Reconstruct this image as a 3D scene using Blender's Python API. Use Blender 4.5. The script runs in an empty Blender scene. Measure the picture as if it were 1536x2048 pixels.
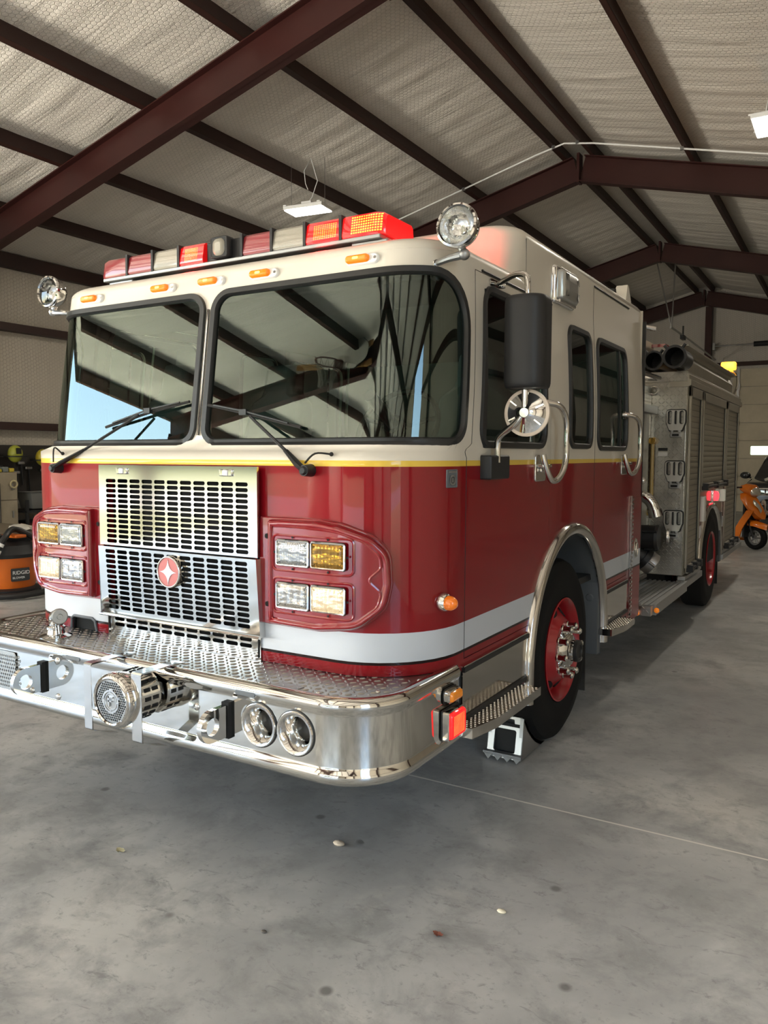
import bpy, math, random
import numpy as np
from mathutils import Vector, Matrix
from mathutils.geometry import delaunay_2d_cdt
random.seed(7)
PI = math.pi
COL = bpy.context.scene.collection
sin, cos = math.sin, math.cos

# ---------------------------------------------------------------- mesh builder
class MB:
    def __init__(s):
        s.v = []; s.f = []; s.m = []; s.n = []
    def add(s, vs, fs, mi=0, ns=None):
        b = len(s.v)
        s.v += [tuple(v) for v in vs]
        s.n += [tuple(n) for n in ns] if ns is not None else [(0, 0, 0)] * len(vs)
        s.f += [tuple(i + b for i in f) for f in fs]
        s.m += [mi] * len(fs)
        return s
    def box(s, c, d, mi=0, R=None):
        x, y, z = (k / 2 for k in d)
        vs = [Vector((sx * x, sy * y, sz * z)) for sx in (-1, 1) for sy in (-1, 1) for sz in (-1, 1)]
        if R is not None: vs = [R @ v for v in vs]
        c = Vector(c)
        return s.add([c + v for v in vs], [(0, 1, 3, 2), (4, 6, 7, 5), (0, 4, 5, 1), (2, 3, 7, 6), (0, 2, 6, 4), (1, 5, 7, 3)], mi)
    def bx(s, a, b, mi=0):
        a, b = Vector(a), Vector(b)
        return s.box((a + b) / 2, [abs(k) for k in (b - a)], mi)
    def rings(s, rings, mi=0, closed=True, cap0=True, cap1=True):
        n = len(rings[0]); vs = [p for r in rings for p in r]; fs = []
        for k in range(len(rings) - 1):
            for i in range(n if closed else n - 1):
                j = (i + 1) % n
                fs.append((k * n + i, k * n + j, (k + 1) * n + j, (k + 1) * n + i))
        if cap0: fs.append(tuple(range(n))[::-1])
        if cap1: fs.append(tuple((len(rings) - 1) * n + i for i in range(n)))
        return s.add(vs, fs, mi)
    def cyl(s, p0, p1, r0, r1=None, n=20, mi=0, caps=True):
        r1 = r0 if r1 is None else r1
        p0, p1 = Vector(p0), Vector(p1)
        a, b = frame((p1 - p0).normalized())
        R = [[p + (a * cos(2 * PI * i / n) + b * sin(2 * PI * i / n)) * r for i in range(n)] for p, r in ((p0, r0), (p1, r1))]
        return s.rings(R, mi, True, caps, caps)
    def lathe(s, o, ax, prof, n=32, mi=0, cap0=False, cap1=False):
        """prof: list of (distance along axis, radius)"""
        o, ax = Vector(o), Vector(ax).normalized()
        a, b = frame(ax)
        R = [[o + ax * t + (a * cos(2 * PI * i / n) + b * sin(2 * PI * i / n)) * max(r, 1e-4) for i in range(n)] for t, r in prof]
        return s.rings(R, mi, True, cap0, cap1)
    def tube(s, pts, r, n=10, mi=0, closed=False, flat=1.0):
        pts = [Vector(p) for p in pts]; R = []; N = len(pts); up = None
        for i, p in enumerate(pts):
            if closed: t = pts[(i + 1) % N] - pts[i - 1]
            else: t = pts[min(i + 1, N - 1)] - pts[max(i - 1, 0)]
            t.normalize()
            if up is None: a, b = frame(t)
            else:
                a = (up - t * up.dot(t)); a.normalize(); b = t.cross(a)
            up = a
            rr = r[i] if isinstance(r, (list, tuple)) else r
            R.append([p + (a * cos(2 * PI * k / n) + b * sin(2 * PI * k / n) * flat) * rr for k in range(n)])
        if closed:
            R.append(R[0]); return s.rings(R, mi, True, False, False)
        return s.rings(R, mi)
    def prism(s, poly, fn, t0, t1, mi=0):
        """poly of 2d pts, fn(u,v,t)->xyz"""
        return s.rings([[fn(u, v, t) for u, v in poly] for t in (t0, t1)], mi)
    def sphere(s, c, r, n=16, m=10, mi=0, sc=(1, 1, 1)):
        c = Vector(c)
        R = []
        for k in range(m + 1):
            a = PI * k / m; rr = max(sin(a), 1e-3)
            R.append([c + Vector((rr * cos(2 * PI * i / n) * r * sc[0], rr * sin(2 * PI * i / n) * r * sc[1], -cos(a) * r * sc[2])) for i in range(n)])
        return s.rings(R, mi)
    def panel(s, outline, holes, fn, step=None, off=0.0, rim=0.0, mi=0, flip=False, rimi=None):
        """flat domain with holes mapped by fn(u,v)->(pos,normal)"""
        vs, fs, loops = cdt(outline, holes, step)
        P, N = [], []
        for u, v in vs:
            p, n = fn(u, v)
            P.append(p + n * off); N.append(n)
        fs2 = []
        for f in fs:
            a, b, c = (P[i] for i in f)
            if (b - a).cross(c - a).dot(N[f[0]]) < 0: f = f[::-1]
            fs2.append(f)
        s.add(P, fs2, mi, N)
        if rim:
            for lp in loops:
                A, B = [], []
                for u, v in lp:
                    p, n = fn(u, v)
                    A.append(p + n * off); B.append(p + n * (off - rim))
                k = len(lp)
                s.add(A + B, [(i, (i + 1) % k, k + (i + 1) % k, k + i) for i in range(k)], mi if rimi is None else rimi)
        return s
    def raised(s, outline, prof, fn, cap=True, mi=0, holes=(), step=None):
        """prof: list of (inset, height)"""
        R = []; outline = dense(outline, .045)
        for ins, h in prof:
            o = offset(outline, -ins); r = []
            for u, v in o:
                p, n = fn(u, v); r.append(p + n * h)
            R.append(r)
        s.rings(R, mi, True, False, False)
        if cap: s.panel(offset(outline, -prof[-1][0]), list(holes), fn, step, prof[-1][1], 0, mi)
        return s

def frame(t):
    r = Vector((0, 0, 1)) if abs(t.z) < .9 else Vector((1, 0, 0))
    a = r.cross(t).normalized(); return a, t.cross(a).normalized()

def area2(p): return sum(p[i - 1][0] * p[i][1] - p[i][0] * p[i - 1][1] for i in range(len(p))) / 2
def offset(poly, d):
    """grow (d>0) or shrink a closed polygon"""
    if d == 0: return list(poly)
    sgn = 1 if area2(poly) > 0 else -1
    out = []; n = len(poly)
    for i in range(n):
        p0, p, p1 = Vector(poly[i - 1]), Vector(poly[i]), Vector(poly[(i + 1) % n])
        a, b = (p - p0), (p1 - p)
        if a.length < 1e-9: a = b
        if b.length < 1e-9: b = a
        a.normalize(); b.normalize()
        na, nb = Vector((a.y, -a.x)), Vector((b.y, -b.x))
        m = na + nb
        if m.length < 1e-6: m = na
        m.normalize(); k = max(m.dot(na), .35)
        q = p + m * (d * sgn / k); out.append((q.x, q.y))
    return out
def rpoly(pts, r, seg=6):
    """round the corners of a polygon; r single or list"""
    out = []; n = len(pts)
    for i in range(n):
        p0, p, p1 = Vector(pts[i - 1]), Vector(pts[i]), Vector(pts[(i + 1) % n])
        rr = r[i] if isinstance(r, (list, tuple)) else r
        if rr <= 0: out.append((p.x, p.y)); continue
        a, b = (p0 - p), (p1 - p); la, lb = a.length, b.length; a /= la; b /= lb
        ang = math.acos(max(-1, min(1, a.dot(b))))
        t = min(rr / math.tan(ang / 2), la * .49, lb * .49); rr = t * math.tan(ang / 2)
        c = p + (a + b).normalized() * (rr / sin(ang / 2))
        s_, e_ = p + a * t - c, p + b * t - c
        a0 = math.atan2(s_.y, s_.x); a1 = math.atan2(e_.y, e_.x); d = a1 - a0
        while d > PI: d -= 2 * PI
        while d < -PI: d += 2 * PI
        for k in range(seg + 1):
            q = a0 + d * k / seg; out.append((c.x + rr * cos(q), c.y + rr * sin(q)))
    return out
def rrect(cx, cy, w, h, r, seg=5):
    return rpoly([(cx - w / 2, cy - h / 2), (cx + w / 2, cy - h / 2), (cx + w / 2, cy + h / 2), (cx - w / 2, cy + h / 2)], r, seg)
def circ(cx, cy, r, n=24, ry=None): return [(cx + r * cos(2 * PI * i / n), cy + (ry or r) * sin(2 * PI * i / n)) for i in range(n)]
def dense(poly, d):
    out = []
    for i in range(len(poly)):
        a, b = Vector(poly[i]), Vector(poly[(i + 1) % len(poly)])
        k = max(1, int((b - a).length / d))
        out += [tuple(a.lerp(b, j / k)) for j in range(k)]
    return out
def inside(P, poly):
    P = np.asarray(P, float); x, y = P[:, 0], P[:, 1]; r = np.zeros(len(P), bool)
    q = np.asarray(poly, float); n = len(q)
    for i in range(n):
        x0, y0 = q[i - 1]; x1, y1 = q[i]
        if y0 == y1: continue
        c = ((y0 > y) != (y1 > y)) & (x < (x1 - x0) * (y - y0) / (y1 - y0) + x0)
        r ^= c
    return r
def cdt(outline, holes, step=None):
    loops = [list(outline)] + [list(h) for h in holes]
    if step: loops = [dense(l, step) for l in loops]
    pts, edges = [], []
    for l in loops:
        b = len(pts); pts += l; edges += [(b + i, b + (i + 1) % len(l)) for i in range(len(l))]
    if step:
        q = np.array(outline); x0, y0 = q.min(0); x1, y1 = q.max(0)
        gx, gy = np.meshgrid(np.arange(x0 + step / 2, x1, step), np.arange(y0 + step / 2, y1, step))
        G = np.stack([gx.ravel(), gy.ravel()], 1)
        if len(G):
            ok = inside(G, outline)
            for h in holes: ok &= ~inside(G, h)
            B = np.array(pts)
            for k in range(len(G)):
                if ok[k] and ((B - G[k]) ** 2).sum(1).min() > (.45 * step) ** 2: pts.append(tuple(G[k]))
    r = delaunay_2d_cdt([Vector(p) for p in pts], edges, [], 0, 1e-6)
    vs = [(v.x, v.y) for v in r[0]]; fs = [tuple(f) for f in r[2]]
    cen = [((vs[a][0] + vs[b][0] + vs[c][0]) / 3, (vs[a][1] + vs[b][1] + vs[c][1]) / 3) for a, b, c in fs]
    ok = inside(cen, outline)
    for h in holes: ok &= ~inside(cen, h)
    return vs, [f for f, o in zip(fs, ok) if o], loops

# plane maps for panels
def mp(o, u, v):
    o, u, v = Vector(o), Vector(u), Vector(v); n = u.cross(v).normalized()
    return lambda a, b: (o + u * a + v * b, n)
FX = lambda y: mp((0, y, 0), (1, 0, 0), (0, 0, 1))        # faces -y : (x,z)
SX = lambda x: mp((x, 0, 0), (0, 1, 0), (0, 0, 1))        # faces +x : (y,z)
TZ = lambda z: mp((0, 0, z), (1, 0, 0), (0, 1, 0))        # faces +z : (x,y)
SXL = lambda x: (lambda y, z, x=x: (Vector((x, y, z)), Vector((-1, 0, 0))))

# ---------------------------------------------------------------- objects
def mesh(name, mb, mats):
    me = bpy.data.meshes.new(name)
    me.from_pydata([tuple(v) for v in mb.v], [], mb.f)
    for m in (mats if isinstance(mats, (list, tuple)) else [mats]): me.materials.append(m)
    me.polygons.foreach_set('material_index', mb.m)
    me.polygons.foreach_set('use_smooth', [True] * len(me.polygons))
    me.validate(); me.update()
    return me
def obj(name, mb, mats, parent=None, bevel=0, seg=2, angle=35, label=None, local=False, fix=True):
    me = mesh(name, mb, mats)
    if any(n != (0, 0, 0) for n in mb.n):
        me.set_sharp_from_angle(angle=math.radians(angle))
        if len(me.vertices) == len(mb.n): me.normals_split_custom_set_from_vertices(mb.n)
    else:
        if fix:
            import bmesh
            bm = bmesh.new(); bm.from_mesh(me); bmesh.ops.recalc_face_normals(bm, faces=bm.faces); bm.to_mesh(me); bm.free()
        me.set_sharp_from_angle(angle=math.radians(angle))
    o = bpy.data.objects.new(name, me); COL.objects.link(o)
    if parent is not None:
        o.parent = parent
        if parent.parent is None and not local and parent.type == 'EMPTY':
            o.matrix_parent_inverse = Matrix.Translation(-Vector(parent.location))
    if bevel:
        b = o.modifiers.new('bevel', 'BEVEL'); b.width = bevel; b.segments = seg; b.limit_method = 'ANGLE'; b.angle_limit = math.radians(40)
        b.harden_normals = False
    if label: o['label'] = label
    return o
def tag(o, label, cat, group=None, kind=None):
    if label: o['label'] = label
    if cat: o['category'] = cat
    if group: o['group'] = group
    if kind: o['kind'] = kind
    return o
def thing(name, label, cat, loc=(0, 0, 0), rz=0, group=None):
    o = bpy.data.objects.new(name, None); COL.objects.link(o); o.empty_display_size = .2
    o.location = loc; o.rotation_euler = (0, 0, rz)
    return tag(o, label, cat, group)
def struct(name, mb, m, label=None, **k):
    o = obj(name, mb, m, None, **k); o['kind'] = 'structure'
    if label: o['label'] = label
    return o
def dup(o, parent=None, loc=None):
    c = o.copy(); COL.objects.link(c)
    if parent is not None: c.parent = parent
    if loc is not None: c.location = loc
    for ch in o.children: dup(ch, c)
    return c

# ---------------------------------------------------------------- materials
class NT:
    def __init__(s, m):
        s.t = m.node_tree; s.N = s.t.nodes; s.L = s.t.links
    def n(s, typ, **k):
        x = s.N.new(typ)
        for a, b in k.items(): setattr(x, a, b)
        return x
    def link(s, a, b): s.L.new(a, b)
    def val(s, sock, v):
        if hasattr(v, 'is_output'): s.L.new(v, sock)
        else: sock.default_value = v
    def math(s, op, a, b=0, c=0, clamp=False):
        x = s.n('ShaderNodeMath', operation=op, use_clamp=clamp)
        for i, v in enumerate((a, b, c)): s.val(x.inputs[i], v)
        return x.outputs[0]
    def noise(s, vec, scale, detail=3, rough=.5, dist=0):
        x = s.n('ShaderNodeTexNoise'); s.L.new(vec, x.inputs['Vector'])
        x.inputs['Scale'].default_value = scale; x.inputs['Detail'].default_value = detail
        x.inputs['Roughness'].default_value = rough; x.inputs['Distortion'].default_value = dist
        return x.outputs['Fac']
    def ramp(s, fac, stops, interp='LINEAR'):
        x = s.n('ShaderNodeValToRGB'); cr = x.color_ramp; cr.interpolation = interp
        while len(cr.elements) < len(stops): cr.elements.new(.5)
        for e, (p, c) in zip(cr.elements, stops):
            e.position = p; e.color = (*c, 1) if len(c) == 3 else c
        s.L.new(fac, x.inputs[0]); return x.outputs[0]
    def mix(s, f, a, b, typ='MIX'):
        x = s.n('ShaderNodeMix', data_type='RGBA', blend_type=typ)
        s.val(x.inputs[0], f)
        for i, v in ((6, a), (7, b)):
            if hasattr(v, 'is_output'): s.L.new(v, x.inputs[i])
            else: x.inputs[i].default_value = (*v, 1)
        return x.outputs[2]
    def scalev(s, vec, sc):
        x = s.n('ShaderNodeMapping'); s.L.new(vec, x.inputs[0]); x.inputs['Scale'].default_value = sc; return x.outputs[0]
    def bump(s, h, strength=.3, dist=.01, normal=None):
        x = s.n('ShaderNodeBump'); s.val(x.inputs['Height'], h)
        x.inputs['Strength'].default_value = strength; x.inputs['Distance'].default_value = dist
        if normal is not None: s.L.new(normal, x.inputs['Normal'])
        return x.outputs[0]
    def obj(s): return s.n('ShaderNodeTexCoord').outputs['Object']
    def sep(s, v):
        x = s.n('ShaderNodeSeparateXYZ'); s.L.new(v, x.inputs[0]); return x.outputs
MATS = {}
def mat(name, col=(.5, .5, .5), rough=.5, metal=0., coat=0., emit=None, estr=1., spec=None, ior=None, bump=None, var=None, trans=0, alpha=1):
    if name in MATS: return MATS[name]
    m = bpy.data.materials.new(name); m.use_nodes = True; MATS[name] = m
    t = NT(m); b = t.N['Principled BSDF']
    b.inputs['Base Color'].default_value = (*col, 1); b.inputs['Roughness'].default_value = rough; b.inputs['Metallic'].default_value = metal
    b.inputs['Coat Weight'].default_value = coat; b.inputs['Coat Roughness'].default_value = .03
    if spec is not None: b.inputs['Specular IOR Level'].default_value = spec
    if ior: b.inputs['IOR'].default_value = ior
    if trans: b.inputs['Transmission Weight'].default_value = trans
    if emit: b.inputs['Emission Color'].default_value = (*emit, 1); b.inputs['Emission Strength'].default_value = estr
    if bump or var: v = t.obj()
    if bump:  # (scale, strength, distance)
        t.link(t.bump(t.noise(v, bump[0], 3), bump[1], bump[2]), b.inputs['Normal'])
    if var:   # (scale, dark factor)
        f = t.noise(v, var[0], 5, .6)
        t.link(t.mix(t.ramp(f, [(.3, (0, 0, 0)), (.7, (1, 1, 1))]), tuple(c * var[1] for c in col), col), b.inputs['Base Color'])
    m['b'] = 1
    return m
def P(m): return m.node_tree.nodes['Principled BSDF']

# ---------------------------------------------------------------- materials used in the scene
chrome = mat('chrome', (.70, .69, .67), .07, 1)
grille_m = mat('grille_chrome', (.52, .51, .48), .09, 1)
stainless = mat('stainless', (.62, .60, .57), .11, 1, bump=(7, .02, .01))
brushed = mat('brushed_aluminium', (.56, .55, .53), .32, 1)
alu = mat('cast_aluminium', (.42, .42, .42), .42, 1)
rubber = mat('rubber', (.012, .012, .012), .45)
tyre_m = mat('tyre_rubber', (.006, .006, .006), .7, spec=.2)
blackp = mat('black_plastic', (.011, .011, .012), .5, bump=(300, .08, .002))
darkm = mat('dark_void', (.006, .006, .006), .8)
greyp = mat('grey_plastic', (.10, .11, .12), .5)
red_g = mat('red_gloss', (.19, .0035, .008), .16, 0, 1.0)
red_wheel = mat('red_wheel', (.32, .006, .012), .3, 0, .6)
white_p = mat('white_paint', (.76, .72, .63), .2, 0, .8)
maroon = mat('maroon_steel', (.036, .0095, .008), .5, var=(1.5, .75))
purl = mat('brown_purlin', (.036, .013, .009), .55, var=(1.2, .7))
amber = mat('amber_lens', (.75, .20, .01), .12, 0, .8, emit=(1, .25, .01), estr=.25)
amber_on = mat('amber_lit', (.9, .45, .02), .2, emit=(1, .5, .04), estr=4.5)
led_w = mat('led_panel', (.9, .9, .9), .4, emit=(1, .95, .85), estr=14)
white_plastic = mat('white_plastic', (.75, .75, .73), .45)
orange = mat('orange_plastic', (.55, .12, .012), .4)
orange_paint = mat('orange_paint', (.62, .15, .008), .2, 0, .8)
beige = mat('beige_steel', (.33, .28, .20), .5, var=(5, .8))
interior = mat('grey_interior', (.05, .055, .055), .75)
seat_m = mat('seat_vinyl', (.06, .065, .07), .6)
brass = mat('brass', (.45, .28, .07), .3, 1)
black_car = mat('black_car_paint', (.008, .008, .009), .1, 0, 1)
tan_wood = mat('varnished_wood', (.33, .17, .06), .5, var=(9, .6))

def glassmat(name, tint, ior=1.9, refl=(1, 1, 1), rough=0.0):
    m = bpy.data.materials.new(name); m.use_nodes = True; t = NT(m)
    t.N.remove(t.N['Principled BSDF']); out = t.N['Material Output']
    tr = t.n('ShaderNodeBsdfTransparent'); tr.inputs[0].default_value = (*tint, 1)
    gl = t.n('ShaderNodeBsdfGlossy'); gl.inputs['Color'].default_value = (*refl, 1); gl.inputs['Roughness'].default_value = rough
    fr = t.n('ShaderNodeFresnel'); fr.inputs[0].default_value = ior
    mx = t.n('ShaderNodeMixShader'); t.link(fr.outputs[0], mx.inputs[0]); t.link(tr.outputs[0], mx.inputs[1]); t.link(gl.outputs[0], mx.inputs[2])
    t.link(mx.outputs[0], out.inputs[0]); return m
glass_ws = glassmat('windshield_glass', (.46, .66, .57), 1.78, (.84, .98, .91))
glass_side = glassmat('side_glass', (.30, .42, .38), 1.65)
glass_clear = glassmat('clear_lens', (.93, .94, .95), 1.5)

def cab_paint(name='cab_paint'):
    m = mat(name, (.3, .01, .01), .3, 0, .8, spec=.12); t = NT(m); b = P(m)
    z = t.sep(t.obj())[2]
    f = t.math('DIVIDE', z, 3.0)
    R, W, B, G = (.185, .003, .007), (.57, .53, .455), (.012, .005, .005), (.62, .42, .06)
    V = (.46, .49, .53)
    st = [(0, R), (.829, B), (.834, V), (.951, B), (.956, R), (1.612, B), (1.616, G), (1.632, B), (1.636, W)]
    c = t.ramp(f, [(a / 3.0, k) for a, k in st], 'CONSTANT')
    g = t.n('ShaderNodeNewGeometry')
    c = t.mix(g.outputs['Backfacing'], c, (.05, .055, .055))
    t.link(c, b.inputs['Base Color'])
    band = t.ramp(f, [(0, (.5,) * 3), (.829 / 3, (.2,) * 3), (.956 / 3, (.7,) * 3), (1.612 / 3, (.6,) * 3)], 'CONSTANT')
    t.link(band, b.inputs['Coat Weight'])
    t.link(t.bump(t.noise(t.obj(), 2.2, 1), .02, .02), b.inputs['Coat Normal'])
    return m
paint = cab_paint()

def tread(name, ax=(0, 1), size=.042, col=(.60, .59, .56), rough=.24, strength=.9):
    """raised lozenge tread plate"""
    m = mat(name, col, rough, 1); t = NT(m); b = P(m)
    s = t.sep(t.obj()); inv = 1 / size
    u = t.math('MULTIPLY', s[ax[0]], inv); v = t.math('MULTIPLY', s[ax[1]], inv)
    par = t.math('MODULO', t.math('ADD', t.math('FLOOR', u), t.math('FLOOR', v)), 2)
    par = t.math('ABSOLUTE', par)
    fu = t.math('SUBTRACT', t.math('FRACT', u), .5); fv = t.math('SUBTRACT', t.math('FRACT', v), .5)
    sg = t.math('SUBTRACT', t.math('MULTIPLY', par, 2), 1)
    fv = t.math('MULTIPLY', fv, sg)
    a = t.math('ADD', fu, fv); c = t.math('SUBTRACT', fu, fv)
    d = t.math('ADD', t.math('POWER', t.math('DIVIDE', a, .62), 2), t.math('POWER', t.math('DIVIDE', c, .19), 2))
    h = t.math('SUBTRACT', 1, d, clamp=True)
    h = t.math('SMOOTH_MIN', h, .5, .3)
    t.link(t.bump(h, strength, .006), b.inputs['Normal'])
    n = t.noise(t.obj(), 9, 4)
    t.link(t.ramp(n, [(.3, tuple(k * .75 for k in col)), (.7, col)]), b.inputs['Base Color'])
    return m
tread_deck = tread('tread_plate_deck', (0, 1), .036)
tread_body = tread('tread_plate_body', (0, 2), .034, (.66, .64, .59), .28)
tread_step = tread('tread_plate_step', (0, 1), .03, (.6, .59, .57), .2)

def concrete():
    m = mat('concrete_floor', (.3, .3, .28), .5); t = NT(m); b = P(m); o = t.obj()
    n1 = t.noise(o, .55, 6, .62, .4); n2 = t.noise(o, 3.2, 8, .68, .3); n3 = t.noise(o, 22, 6, .7)
    n4 = t.noise(t.scalev(o, (1, 1.4, 1)), 1.3, 8, .72, 1.2)
    c = t.ramp(n1, [(.36, (.29, .298, .296)), (.5, (.40, .405, .393)), (.64, (.50, .495, .465))])
    c = t.mix(t.ramp(n2, [(.36, (.8,) * 3), (.54, (0,) * 3)]), c, (.205, .21, .208))
    c = t.mix(t.ramp(n4, [(.60, (0,) * 3), (.72, (.5,) * 3)]), c, (.46, .45, .42))
    c = t.mix(t.ramp(n3, [(.28, (.7,) * 3), (.43, (0,) * 3)]), c, (.13, .13, .125))
    n5 = t.noise(t.scalev(o, (1.0, 2.2, 1)), 7.5, 6, .75, .6)
    c = t.mix(t.ramp(n5, [(.34, (.7,) * 3), (.42, (0,) * 3)]), c, (.19, .193, .187))
    c = t.mix(t.ramp(t.noise(o, 1.1, 5, .65, .8), [(.42, (.4,) * 3), (.56, (0,) * 3)]), c, (.245, .25, .246))
    vo = t.n('ShaderNodeTexVoronoi'); t.link(t.scalev(o, (1, 1, 1)), vo.inputs['Vector']); vo.inputs['Scale'].default_value = 3.4
    spot = t.ramp(vo.outputs['Distance'], [(.05, (.7,) * 3), (.095, (0,) * 3)])
    w = t.math('GREATER_THAN', t.noise(o, 2.0, 2), .5)
    c = t.mix(t.math('MULTIPLY', spot, w), c, (.075, .073, .068))
    # sawn control joint and dark tyre marks along the bay
    s = t.sep(o)
    d = t.math('ABSOLUTE', t.math('SUBTRACT', s[1], t.math('ADD', t.math('MULTIPLY', s[0], JOINT[0]), JOINT[1])))
    c = t.mix(t.ramp(d, [(.003, (1,) * 3), (.0055, (0,) * 3)]), c, (.75, .73, .66))
    t.link(c, b.inputs['Base Color'])
    t.link(t.ramp(t.noise(o, 2.5, 6, .6), [(.3, (.30,) * 3), (.7, (.52,) * 3)]), b.inputs['Roughness'])
    t.link(t.bump(t.math('ADD', n3, t.math('MULTIPLY', n2, 2)), .12, .004), b.inputs['Normal'])
    return m

def insulation(name, ax, col=(.77, .725, .65)):
    """white vinyl facing with a hexagonal scrim; ax picks the two axes it lies in"""
    m = mat(name, col, .42, spec=.4); t = NT(m); b = P(m); o = t.obj(); s = t.sep(o)
    cb = t.n('ShaderNodeCombineXYZ'); t.link(s[ax[0]], cb.inputs[0]); t.link(s[ax[1]], cb.inputs[1]); uv = cb.outputs[0]
    # hexagon scrim
    def hexd(vec):
        q = t.sep(vec)
        def wrap(v, per, off):
            return t.math('SUBTRACT', t.math('MULTIPLY', t.math('FRACT', t.math('ADD', t.math('DIVIDE', v, per), off)), per), per / 2)
        A = .06; H = A * math.sqrt(3)
        ds = []
        for off in (0, .5):
            a = t.math('ABSOLUTE', wrap(q[0], A, off)); c_ = t.math('ABSOLUTE', wrap(q[1], H, off))
            ds.append(t.math('MAXIMUM', a, t.math('ADD', t.math('MULTIPLY', a, .5), t.math('MULTIPLY', c_, math.sqrt(3) / 2))))
        return t.math('DIVIDE', t.math('MINIMUM', ds[0], ds[1]), A / 2)
    hx = hexd(uv)
    line = t.ramp(hx, [(.80, (0,) * 3), (.98, (1,) * 3)])
    rip = t.noise(t.scalev(uv, (.9, 6.5, 1)), 1.0, 5, .6, .8)
    wr = t.noise(t.scalev(uv, (5, 11, 1)), 1.0, 4, .6, 1.5)
    big = t.noise(uv, .35, 3)
    c = t.mix(t.ramp(rip, [(.3, (.40,) * 3), (.6, (0,) * 3)]), col, tuple(k * .82 for k in col))
    c = t.mix(t.ramp(big, [(.35, (.35,) * 3), (.65, (0,) * 3)]), c, tuple(k * .82 for k in col))
    c = t.mix(t.math('MULTIPLY', line, .32), c, tuple(k * .62 for k in col))
    t.link(c, b.inputs['Base Color'])
    h1 = t.bump(rip, .28, .10)
    h2 = t.bump(wr, .16, .025, h1)
    h3 = t.bump(t.math('SUBTRACT', 1, line), .5, .008, h2)
    t.link(h3, b.inputs['Normal'])
    return m

def ledgrid(name, u0, u1, v0, v1, ax=(0, 2), hot=(1, .42, .03), strength=5, nx=11, nz=9, base=(.55, .004, .006), glow=.55):
    """lit red lens: glowing lens with bright rows of diodes inside the rectangle (object coordinates)"""
    m = mat(name, base, .15, 0, .8); t = NT(m); b = P(m); s = t.sep(t.obj())
    u = t.math('DIVIDE', t.math('SUBTRACT', s[ax[0]], u0), u1 - u0); v = t.math('DIVIDE', t.math('SUBTRACT', s[ax[1]], v0), v1 - v0)
    def inr(x): return t.math('MULTIPLY', t.math('GREATER_THAN', x, 0), t.math('LESS_THAN', x, 1))
    ins = t.math('MULTIPLY', inr(u), inr(v))
    cu = t.math('LESS_THAN', t.math('ABSOLUTE', t.math('SUBTRACT', t.math('FRACT', t.math('MULTIPLY', u, nx)), .5)), .33)
    cv = t.math('LESS_THAN', t.math('ABSOLUTE', t.math('SUBTRACT', t.math('FRACT', t.math('MULTIPLY', v, nz)), .5)), .30)
    k = t.math('MULTIPLY', ins, t.math('MULTIPLY', cu, cv))
    k = t.math('MULTIPLY', k, t.math('ADD', .35, t.noise(t.scalev(t.obj(), (25, 25, 25)), 1, 2)))
    c = t.mix(k, (1, .012, .012), hot)
    t.link(c, b.inputs['Emission Color'])
    t.link(t.math('ADD', t.math('ADD', glow, t.math('MULTIPLY', ins, .35)), t.math('MULTIPLY', k, strength)), b.inputs['Emission Strength'])
    return m

# ================================================================ building shell
JOINT = (.0083, .9553)
XR, ZK, RD, PD = -1.43, 6.08, .42, .20          # ridge x, underside of rafter at ridge, rafter depth, purlin depth
XL, XRT = -9.05, 6.19                            # side walls
Y0, Y1 = -14.2, 22.9                             # front / back walls
SL = .25
FR = [-14.0, -7.85, -1.85, 4.25, 10.35, 16.45, 22.55]   # frames
def zrf(x, off=0): return ZK + off - SL * abs(x - XR)  # underside of rafter (+off)
ZI = RD + PD                                     # insulation height over rafter underside
cement = concrete()
mb = MB(); mb.add([(XL - .1, Y0, 0), (XRT + .1, Y0, 0), (XRT + .1, Y1 + .1, 0), (XL - .1, Y1 + .1, 0)], [(0, 1, 2, 3)])
struct('floor', mb, cement, 'grey power-trowelled concrete floor with dark spots')

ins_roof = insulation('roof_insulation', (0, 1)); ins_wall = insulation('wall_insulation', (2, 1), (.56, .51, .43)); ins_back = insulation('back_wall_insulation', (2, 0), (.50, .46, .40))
PX_L = [-1.62, -3.15, -4.66, -6.17, -7.62]; PX_R = [-1.24, .29, 1.82, 3.33, 4.84]
def roof(name, xa, xb, px):
    nx, ny = 70, 640; vs, fs = [], []
    knots = sorted([xa, xb] + px)
    rnd = np.random.RandomState(3 if xa < xb else 5)
    ph = rnd.rand(60) * 6.28; am = rnd.rand(60)
    for j in range(ny + 1):
        y = Y0 + (Y1 + .1 - Y0) * j / ny
        k = (y + 20) / .34
        for i in range(nx + 1):
            x = xa + (xb - xa) * i / nx
            # blanket sags a little between two purlins and billows in strips
            g = [q for q in knots if q <= x + 1e-9][-1]; h = ([q for q in knots if q > x + 1e-9] or [g + 1])[0]
            t = (x - g) / max(h - g, .01); s_ = sin(PI * t)
            rip = sin(k * 2 * PI / 1.0 + 1.2 * sin(y * .9 + ph[int(abs(x)) % 60]) + .5 * sin(x * 2.1)) * .5 + .5
            rip2 = sin(y * 9.1 + 2 * sin(x * 1.3 + y * .4))
            z = zrf(x, ZI) - s_ * (.018 + .016 * rip * (.35 + .65 * (.5 + .5 * sin(y * .83 + x * 1.1))) + .006 * rip2)
            vs.append((x, y, z))
    w = nx + 1
    for j in range(ny):
        for i in range(nx): fs.append((j * w + i, j * w + i + 1, (j + 1) * w + i + 1, (j + 1) * w + i))
    mb = MB(); mb.add(vs, fs)
    return struct(name, mb, ins_roof, 'white quilted roof insulation with honeycomb scrim', angle=180)
roof('ceiling', XL - .05, XR, PX_L)
roof('ceiling', XR, XRT + .05, PX_R)
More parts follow.
